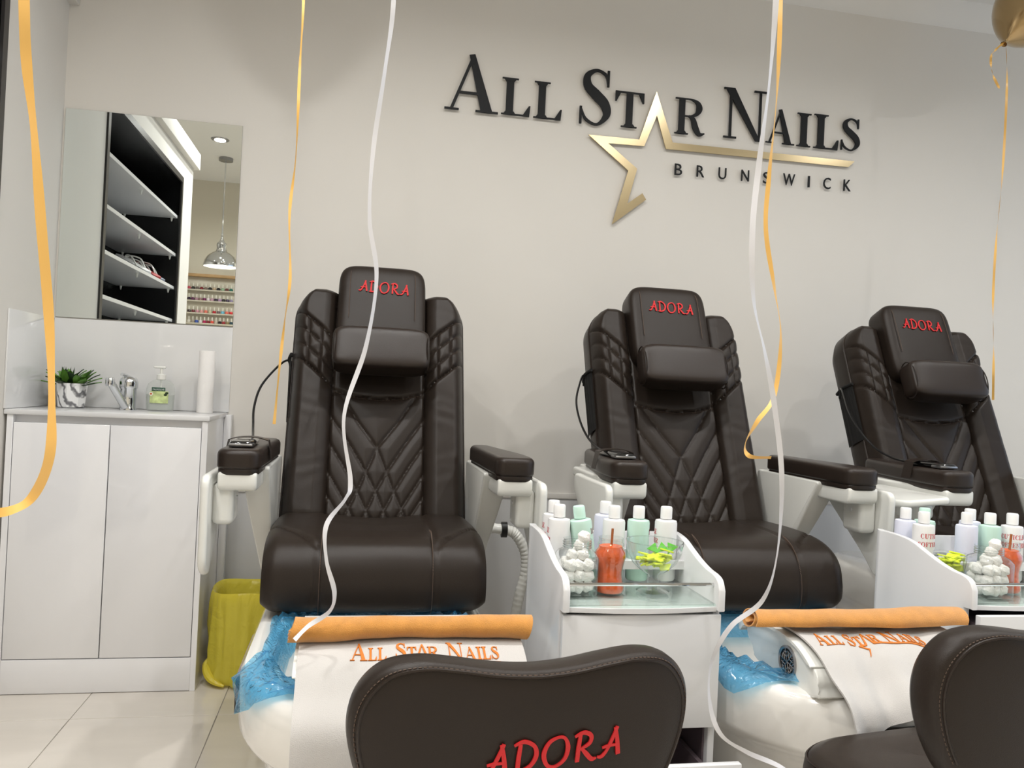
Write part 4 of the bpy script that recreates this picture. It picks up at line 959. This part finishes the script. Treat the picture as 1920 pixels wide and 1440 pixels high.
# bottles
M_bw = mat('bottle_white', (.92, .92, .92), .4, sub=.2); M_bg = mat('bottle_mint', (.77, .89, .84), .4, sub=.2); M_bl = mat('bottle_lilac', (.88, .89, .95), .4, sub=.2)
M_cap = mat('bottle_cap', (.95, .95, .95), .35); M_capg = mat('bottle_cap_mint', (.80, .93, .88), .35)
def bottle(x, y, label, m, cap=M_cap, lines=None, z0=.600, tilt=0., grp=None, yawt=0., lcol=M_red):
    t = thing('lotion_bottle', label, 'bottle', (x, y, z0), grp, org=(0, 0, 0))
    if tilt: t.rotation_euler = (0, tilt, 0)
    b = lathe('flask', [(0, .0005), (.023, .0005), (.0255, .004), (.0255, .132), (.024, .137), (.011, .140), (.010, .144), (0, .144)], m, t, seg=32)
    lathe('cap', [(.0125, .141), (.0135, .142), (.0135, .166), (.012, .169), (0, .170)], cap, t, seg=24)
    if lines:
        def wrapf(x_, y_, d): a = -math.pi/2+yawt+x_/.0255; r_ = .0256+d; return (r_*math.cos(a), r_*math.sin(a), y_)
        for txt, size, zb, xo in lines:
            st, w_ = text_strips(SERIF, txt, size, gap=.12); strips_mesh('lettering', subdiv_strips([[((a[0]-w_/2+xo, a[1]), (b_[0]-w_/2+xo, b_[1])) for a, b_ in q] for q in st], 2), lambda x_, y_, d: wrapf(x_, y_+zb, d), .0003, lcol, t)
    return t
G1, G2 = 'lotion bottles on the trolley beside the lettered stool', 'lotion bottles on the far trolley'
YB, YR = h1[1][1], h1[0][1]
def bx(px, py, y, z): return at(px, py, 1, y)[0]
LOT = [('LOTION', .0125, .105, 0)]; CUT = [('CUTICLE', .0115, .106, 0), ('SOFTENER', .0110, .086, 0)]
red_d = mat('label_red', (.78, .10, .16), .5); grn_d = mat('label_maroon', (.48, .10, .16), .5)
bottle(h1[1][0], YB, 'white bottle at the back corner of the rack, behind another white bottle', M_bw, lines=CUT, yawt=-2.3, grp=G1, lcol=red_d)
bottle(h1[0][0]-.004, YR, 'white bottle with red print at its edge, behind the cotton jar', M_bw, lines=CUT, yawt=-2.4, grp=G1, lcol=red_d)
bottle(h1[2][0]+.004, YR, 'leaning mint green bottle with pale cap beside the cotton jar', M_bg, M_capg, lines=LOT, yawt=1.9, tilt=-.16, grp=G1, lcol=grn_d)
bottle(h1[4][0], YR, 'white bottle standing behind the orange scrub jar', M_bw, grp=G1)
bottle(h1[5][0], YB, 'lilac white bottle in the back row of the rack behind the scrub jar', M_bl, lines=CUT, yawt=2.3, grp=G1, lcol=red_d)
bottle(h1[6][0]-.004, YR, 'mint green bottle with white cap behind the glass goblet', M_bg, lines=LOT, yawt=2.1, grp=G1, lcol=grn_d)
bottle(h1[8][0], YR, 'white bottle at the open end of the rack by the glass goblet', M_bw, lines=CUT, yawt=-2.45, grp=G1, lcol=red_d)
bottle(h2[1][0], YB, 'plain white bottle nearest the white side panel of the far trolley', M_bl, grp=G2)
bottle(h2[0][0], YR, 'white bottle with red print in the first hole of the far rack', M_bw, lines=CUT, yawt=.3, grp=G2, lcol=red_d)
bottle(h2[3][0]-.008, YB, 'mint bottle with maroon print on the far trolley', M_bg, M_capg, lines=LOT, yawt=.25, grp=G2, lcol=grn_d)
bottle(h2[4][0]-.004, YR, 'frosted white bottle between two mint bottles on the far trolley', M_bl, grp=G2)
bottle(h2[6][0], YR, 'mint bottle without print behind the cotton jar of the far trolley', M_bg, grp=G2)
bottle(h2[7][0], YB, 'pale bottle hidden behind a mint bottle on the far trolley', M_bl, grp=G2)
bottle(h2[8][0]+.002, YR, 'white bottle with red print behind the far orange scrub jar', M_bw, lines=CUT, yawt=-.6, grp=G2, lcol=red_d)

# jars and glass on the shelves
ZG = .600
M_cotton = mat('cotton', (.95, .94, .92), 1, bump=1, bscale=300, sheen=.5)
def cotton_jar(x, y, label):
    t = thing('cotton_jar', label, 'jar', (x, y, ZG), 'cotton jars on the trolleys', org=(0, 0, 0))
    v, f = [], []; rings_ = [(.040, .001, 6), (.041, .004, 6), (.041, .078, 6), (.036, .088, 4), (.030, .094, 2), (.030, .112, 2), (.0305, .114, 2)]
    N_ = 40
    for hw, z, e in rings_:
        for k in range(N_):
            a = 2*math.pi*k/N_; c_, s_ = math.cos(a), math.sin(a); v.append((hw*math.copysign(abs(c_)**(2/e), c_), hw*math.copysign(abs(s_)**(2/e), s_), z))
    for i in range(len(rings_)-1):
        for k in range(N_): f.append((i*N_+k, i*N_+(k+1) % N_, (i+1)*N_+(k+1) % N_, (i+1)*N_+k))
    f.append(tuple(range(N_))); raw('glass', v, f, M_glass, t, fix=True)
    for k, z in enumerate((.097, .102, .107)): tube('screw_thread', [(.0308*math.cos(a), .0308*math.sin(a), z) for a in np.linspace(0, 2*math.pi, 25)[:-1]], .0012, M_glass, t, seg=5, closed=True)
    r2 = np.random.default_rng(4)
    spots = [(a+r2.uniform(-.003, .003), b+r2.uniform(-.003, .003), z+r2.uniform(-.002, .002)) for z in (.016, .038, .060) for a in (-.021, .0, .021) for b in (-.021, 0, .021) if not (a == 0 and b == 0 and z < .05)]
    spots += [(-.012, -.008, .079), (.010, -.010, .081), (.002, .012, .080), (.006, .0, .100), (.013, -.003, .117)]
    for (a, b, z) in spots:
        ph = r2.uniform(0, 6, 4); bm = bmesh.new(); bmesh.ops.create_icosphere(bm, subdivisions=3, radius=.0135)
        for v_ in bm.verts:
            q = v_.co/.0135; v_.co = v_.co*(1+.10*math.sin(4*q.x+ph[0])*math.sin(4*q.y+ph[1])+.07*math.sin(7*q.z+ph[2]+3*q.x)) + Vector((a, b, z))
        bm_obj('cotton_ball', bm, M_cotton, t)
    return t
def scrub_jar(x, y, label, lean):
    t = thing('scrub_jar', label, 'jar', (x, y, ZG), 'scrub jars on the trolleys', org=(0, 0, 0))
    pf = [(0, .001), (.029, .001), (.032, .005), (.0315, .016), (.0275, .030), (.0265, .045), (.030, .062), (.0335, .076), (.033, .086), (.027, .094), (.0255, .098)]
    lathe('scrub', [(r*.96, z+.001) for r, z in pf]+[(.012, .096), (0, .101)], mat('scrub_orange', (.90, .38, .14), .35, bump=.5, bscale=120, var=.25, vscale=45, coat=.3), t, seg=32)
    lathe('glass', pf+[(.0285, .100), (.0285, .104), (.026, .106), (.026, .116), (.0275, .117)], M_glass, t, seg=32)
    tube('wooden_stick', [(lean*.2, .0, .06), (lean, .004, .135)], .0028, mat('stick_wood', (.62, .36, .18), .6), t, seg=8)
    return t
def goblet(x, y, label, bowl, content):
    t = thing('glass_goblet' if bowl else 'glass_bowl', label, 'glass', (x, y, ZG), None, org=(0, 0, 0))
    if bowl:
        pf = [(0, .001), (.034, .001), (.036, .003), (.030, .006), (.010, .012), (.012, .019), (.014, .026), (.010, .033), (.012, .038), (.030, .048), (.047, .064), (.057, .085), (.061, .108), (.0615, .110)]; zc_ = .048; rr = .036
    else:
        pf = [(0, .001), (.022, .001), (.024, .005), (.029, .030), (.034, .060), (.036, .083), (.0365, .085)]; zc_ = .045; rr = .024
    sc_ = lambda q, a: np.array([q[0]*(1+(.03*math.cos(12*a) if q[2] > .05 else 0)), q[1]*(1+(.03*math.cos(12*a) if q[2] > .05 else 0)), q[2]])
    lathe('glass', pf, M_glass, t, seg=72, fn=sc_)
    if bowl: tube('rim', [(.0615*math.cos(a), .0615*math.sin(a), .110) for a in np.linspace(0, 2*math.pi, 41)[:-1]], .0013, M_glass, t, seg=6, closed=True)
    r2 = np.random.default_rng(9); MY = mat('lemon_yellow', (.87, .93, .18), .5, trans=.1); MG = mat('leaf_fresh', (.36, .72, .20), .5)
    for k in range(26):
        a, q = r2.uniform(0, 6.28), rr*math.sqrt(r2.uniform(0, 1)); z = zc_+r2.uniform(.0, .034)+(q*q*8); L_ = .012+.004*r2.random(); R_ = Matrix.Rotation(r2.uniform(0, 6), 3, 'Z') @ Matrix.Rotation(r2.uniform(-.7, .7), 3, 'X')
        bm = bmesh.new(); pts = [(-L_, -L_*.7), (L_, -L_*.5), (L_*.8, L_*.8), (-L_*.6, L_*.6)]
        add_prism(bm, pts, 2, -.0018, .0018, .0008, 1)
        bmesh.ops.transform(bm, matrix=Matrix.Translation((q*math.cos(a)*.8, q*math.sin(a)*.8, z)) @ R_.to_4x4(), verts=bm.verts); bm_obj('yellow_slice', bm, MY, t)
    for k in range(content):
        bm = bmesh.new(); add_prism(bm, [(-.016, -.006), (.014, -.008), (.002, .014)], 1, -.001, .001, .0004, 1)
        bmesh.ops.transform(bm, matrix=Matrix.Translation((-.002+.022*k, .004*k, .094)) @ Matrix.Rotation(.3-.5*k, 4, 'Y') @ Matrix.Rotation(-.5, 4, 'X'), verts=bm.verts); bm_obj('green_leaf', bm, MG, t)
    return t
YG = TY+.105
cotton_jar(at(1078, 1050, 1, YG)[0]+.004, YG, 'square clear jar of cotton balls next to the glass goblet trolley end'.replace(' trolley end', ' and scrub jar'))
scrub_jar(at(1144, 1050, 1, YG)[0], YG, 'orange scrub in a waisted glass jar beside the glass goblet', .004)
goblet(at(1226, 1050, 1, YG)[0], YG, 'footed glass goblet of yellow slices with green leaves', True, 3)
cotton_jar(at(1833, 1060, 1, YG)[0], YG-.033, 'square clear jar of cotton balls in front of the low glass bowl')
scrub_jar(at(1887, 1060, 1, YG)[0], YG, 'orange scrub in a waisted glass jar on the far trolley', .014)
goblet(T2x+.058, YG+.032, 'low glass bowl of yellow slices behind the cotton jar', False, 0)

# ------------------------------------------------------------------ stools
def stool(px_, py_, yaw, label, text, seat_z, zb):
    """origin under the seat centre; the backrest stands on the -y side, toward the camera"""
    t = thing('salon_stool', label, 'stool', (px_, py_, 0), 'brown leather stools', org=(0, 0, 0)); t.rotation_euler.z = yaw
    # backrest outline (x, z above its lower edge)
    half = [(0, .194), (.05, .197), (.10, .204), (.145, .207), (.185, .197), (.212, .168), (.222, .130), (.216, .085), (.196, .035), (.165, -.008), (.11, -.042), (.055, -.056), (0, -.060)]
    out = half+[(-x, z) for x, z in half[-2:0:-1]]; P_ = smooth_path([(a, b, 0) for a, b in out], 7, True)[:, :2]; n_ = len(P_); c0 = np.array([0, .075])
    yb = -.205; V, Fc = [], []
    def curve(x): return .55*x*x
    lv = [(-.030, 0), (-.032, .45), (-.032, .80), (-.030, .93), (-.026, .975), (-.018, .998), (-.0, 1.0), (.014, .99), (.024, .96), (.028, .90), (.030, .7), (.030, .4), (.030, 0)]
    for d, k in lv:
        for p in P_:
            q = c0+(p-c0)*max(k, .002); V.append((q[0], yb+d+curve(q[0])+.0*q[1]-.10*(q[1]), zb+q[1]))
    for i in range(len(lv)-1):
        for k in range(n_): Fc.append((i*n_+k, i*n_+(k+1) % n_, (i+1)*n_+(k+1) % n_, (i+1)*n_+k))
    Fc += [tuple(range(n_)), tuple((len(lv)-1)*n_+k for k in range(n_))]
    b = raw('backrest', V, Fc, M_leather, t, fix=True); b.data.set_sharp_from_angle(angle=math.radians(60))
    def bs(x, z, d): return (x, yb-.0325-d+curve(x)-.10*z, zb+z)
    sm = [c0+(p-c0)*.945 for p in P_]; sm = [p for p in sm if p[1] > .02]
    k0 = max(range(len(sm)), key=lambda k: np.hypot(*(sm[k]-sm[k-1]))); sm = sm[k0:]+sm[:k0]
    tube('piping', [(q[0], yb-.029+curve(q[0])-.10*q[1], zb+q[1]) for q in sm], .0022, M_leather2, b, seg=6)
    bm = bmesh.new(); acc = 0
    for a, c in zip(sm[:-1], sm[1:]):
        a, c = c0+(a-c0)*1.022, c0+(c-c0)*1.022
        f_ = lambda q: (q[0], yb-.0275+curve(q[0])-.10*q[1], zb+q[1]); m1, m2 = a+(c-a)*.15, a+(c-a)*.75; add_tube(bm, [f_(m1), f_(m2)], .0008, 4)
    bm_obj('stitching', bm, M_stitch, b)
    st, w_ = text_strips(BRUSH, 'ADORA', 1, gap=.10); k_ = .182/w_
    strips_mesh('lettering', subdiv_strips(st), lambda x, y, d: bs(text[0]+x*k_, text[1]+.003+y*k_*1.05+.07*x*k_, d-.0004), .0022, M_red, b)
    # seat
    sp = rpoly([(-.19, -.17), (.19, -.17), (.20, .07), (.12, .115), (-.12, .115), (-.20, .07)], [.10, .10, .12, .10, .10, .12], 8)
    V, Fc = [], []; S_ = np.array(sp); c1 = S_.mean(0); ns = len(S_); lv = [(0, -.075), (.90, -.075), (.97, -.068), (1, -.045), (1.0, -.030), (.985, -.012), (.94, -.002), (.85, .003), (.6, .004), (.3, .002), (0, 0)]
    for k, z in lv:
        for p in S_: q = c1+(p-c1)*max(k, .002); V.append((q[0], q[1], seat_z+z-.02))
    for i in range(len(lv)-1):
        for k in range(ns): Fc.append((i*ns+k, i*ns+(k+1) % ns, (i+1)*ns+(k+1) % ns, (i+1)*ns+k))
    s = raw('seat', V, Fc, M_leather, t, fix=True); s.data.set_sharp_from_angle(angle=math.radians(60))
    tube('piping', [(*(c1+(p-c1)*.975), seat_z-.027) for p in S_], .0018, M_leather2, s, seg=5, closed=True)
    tube('back_bracket', smooth_path([(0, -.10, seat_z-.098), (0, -.21, seat_z-.098), (0, -.255, seat_z-.06), (0, -.215, seat_z+.02)], 6), .014, M_black, t)
    tube('gas_column', [(0, 0, .07), (0, 0, .26), (0, 0, .262), (0, 0, seat_z-.09)], [.026, .026, .016, .016], M_chrome, t, seg=18)
    for k in range(5):
        a = 2*math.pi*k/5+.3; c_, s_ = math.cos(a), math.sin(a)
        lg = tube('base_leg', [(0, 0, .095), (.10*c_, .10*s_, .085), (.22*c_, .22*s_, .062)], [.018, .015, .010], M_chrome, t, seg=10)
        lathe('caster', [(0, -.011), (.021, -.011), (.025, -.006), (.025, .006), (.021, .011), (0, .011)], M_black, lg, c=(0, 0, 0), seg=16, fn=lambda q, an: np.array([.225*c_-s_*q[2]+c_*q[0], .225*s_+c_*q[2]+s_*q[0], .0252+q[1]]))
        tube('caster_stem', [(.225*c_, .225*s_, .03), (.22*c_, .22*s_, .064)], .006, M_steel, lg)
    return t
def place_stool(bcx, bcy, yaw):
    """from the middle of the backrest to the seat centre"""
    return bcx-(-math.sin(yaw)*-.205), bcy+math.cos(yaw)*.205
yw = math.radians(4.5); bcx, bcy = .230, 1.0
stool(bcx-math.sin(yw)*.205, bcy+math.cos(yw)*.205, yw, 'brown leather stool with red lettered back, before the near trolley', (-.062, .066), .45, .489)
yw = math.radians(9); bcx, bcy = .994, 1.0
stool(bcx-math.sin(yw)*.205, bcy+math.cos(yw)*.205, yw, 'brown leather stool standing before the white towel and speaker grille', (-.062, .066), .458, .520)

# ------------------------------------------------------------------ balloons and their ribbons
M_ball_g = mat('balloon_gold', (.70, .60, .44), .16, metal=.75); M_ball_w = mat('balloon_white', (.86, .86, .86), .18, coat=.5)
def ribbon_balloon(name, label, cat, pts, w, m, twist, ballm, hang=True, seed=1, knot=None, tilt=(0, 0), tail=None):
    """pts: (pixel x, pixel y, depth Y) from top to bottom"""
    W_ = [at(x, y, 1, Y) for x, y, Y in pts]; k0 = W_[0]
    kz = max(2.47, k0[2]) if knot is None else k0[2]; kn = np.array([k0[0], k0[1], kz])
    t = thing(name, label, cat, tuple(kn), 'balloon ribbons hanging from the ceiling')
    path = ([kn, (kn+k0)/2+np.array([.006, 0, 0])] if kz > k0[2]+.02 else [])+W_
    P_ = smooth_path(path, 12); n_ = len(P_); V = []
    def strip(P_, w, off):
      n_ = len(P_); V = []
      for i in range(n_):
        a = P_[min(i+1, n_-1)]-P_[max(i-1, 0)]; a /= np.linalg.norm(a)+1e-9
        toc = np.array([0, -1., 0]); s0 = np.cross(a, toc); s0 /= np.linalg.norm(s0)+1e-9; n0 = np.cross(s0, a)
        f_ = i/(n_-1); an = twist[0]*math.sin(twist[1]*f_+twist[2]+off); sd = s0*math.cos(an)+n0*math.sin(an)
        V += [P_[i]-sd*w/2, P_[i]+sd*w/2]
      raw('ribbon', V, [(2*i, 2*i+1, 2*i+3, 2*i+2) for i in range(n_-1)], m, t)
    strip(P_, w, 0)
    if tail: strip(smooth_path([kn]+[at(x, y, 1, Y) for x, y, Y in tail], 10), w, 1)
    tx, ty = tilt; d = np.array([tx, ty, 1.]); d /= np.linalg.norm(d); xx = np.cross(d, (0, 1., 0)); xx /= np.linalg.norm(xx); yy = np.cross(d, xx)
    prof_ = [(0, .0), (.006, .001), (.010, .006), (.030, .022), (.075, .065), (.118, .125), (.140, .185), (.138, .235), (.115, .285), (.07, .318), (.03, .329), (0, .331)]
    pr = smooth_path([(a, b, 0) for a, b in prof_], 4)[:, :2]; pr[:, 0] = np.maximum(pr[:, 0], 0); pr[0, 0] = 0; pr[-1, 0] = 0
    lathe('balloon_skin', [tuple(p) for p in pr], ballm, t, c=(0, 0, 0), seg=36, fn=lambda q, a: kn+xx*q[0]+yy*q[1]+d*q[2])
    lathe('knot', [(.012, -.016), (.010, -.012), (.004, -.003), (.006, .003)], ballm, t, c=(0, 0, 0), seg=14, fn=lambda q, a: kn+xx*q[0]+yy*q[1]+d*q[2])
    return t
RB = ribbon_balloon
RB('ribbon_balloon', 'broad orange ribbon hanging in front of the vanity doors', 'ribbon', [(42, -250, .85), (45, 0, .85), (50, 120, .86), (64, 250, .87), (78, 430, .88), (92, 600, .89), (97, 760, .89), (92, 860, .89), (62, 930, .9), (20, 957, .9), (-40, 965, .9)], .0095, M_rib_o, (.55, 26, .4), M_ball_g)
RB('ribbon_balloon', 'thin orange ribbon hanging between mirror and first chair', 'ribbon', [(572, -200, 2.32), (569, 0, 2.32), (562, 130, 2.32), (555, 290, 2.32), (543, 400, 2.32), (544, 520, 2.32), (534, 600, 2.32), (524, 690, 2.32), (514, 795, 2.32)], .0085, M_rib_o, (1.15, 22, 0), M_ball_g)
RB('ribbon_balloon', 'white ribbon trailing down the first chair onto the orange towel', 'ribbon', [(742, -220, 1.45), (738, 0, 1.45), (722, 130, 1.45), (700, 280, 1.46), (693, 410, 1.47), (706, 520, 1.48), (686, 650, 1.49), (645, 780, 1.49), (657, 900, 1.49), (648, 935, 1.48), (612, 985, 1.46), (612, 1050, 1.46), (627, 1110, 1.47), (618, 1146, 1.478), (578, 1174, 1.482), (552, 1200, 1.476)], .0085, M_rib_w, (.8, 30, 1), M_ball_w)
RB('ribbon_balloon', 'white ribbon trailing past the near trolley to the floor', 'ribbon', [(1466, -240, 1.0), (1455, 0, 1.02), (1442, 160, 1.05), (1424, 300, 1.08), (1411, 430, 1.1), (1413, 560, 1.13), (1434, 660, 1.17), (1452, 760, 1.2), (1466, 900, 1.24), (1457, 1040, 1.28), (1430, 1125, 1.3), (1370, 1175, 1.33), (1335, 1240, 1.36), (1330, 1310, 1.36), (1350, 1375, 1.36), (1400, 1410, 1.36), (1470, 1442, 1.36), (1530, 1500, 1.34)], .0085, M_rib_w, (.7, 34, .6), M_ball_w)
RB('ribbon_balloon', 'orange ribbon curling to an end beside the middle chair', 'ribbon', [(1468, -200, 1.38), (1462, 60, 1.38), (1455, 200, 1.39), (1442, 330, 1.4), (1436, 430, 1.41), (1452, 540, 1.42), (1464, 630, 1.42), (1452, 740, 1.42), (1420, 790, 1.41), (1398, 830, 1.40), (1405, 855, 1.39), (1446, 858, 1.38)], .0085, M_rib_o, (.9, 24, .2), M_ball_g)
RB('balloon', 'gold balloon at the ceiling trailing a thin orange ribbon', 'balloon', [(1886, 78, 2.68), (1888, 160, 2.68), (1880, 320, 2.68), (1868, 450, 2.68), (1862, 560, 2.68), (1863, 660, 2.68), (1862, 750, 2.68)], .0085, M_rib_o, (1.1, 18, .3), M_ball_g, knot=True, tilt=(.85, .1), tail=[(1868, 92, 2.68), (1858, 108, 2.68), (1861, 138, 2.68), (1874, 166, 2.68)])
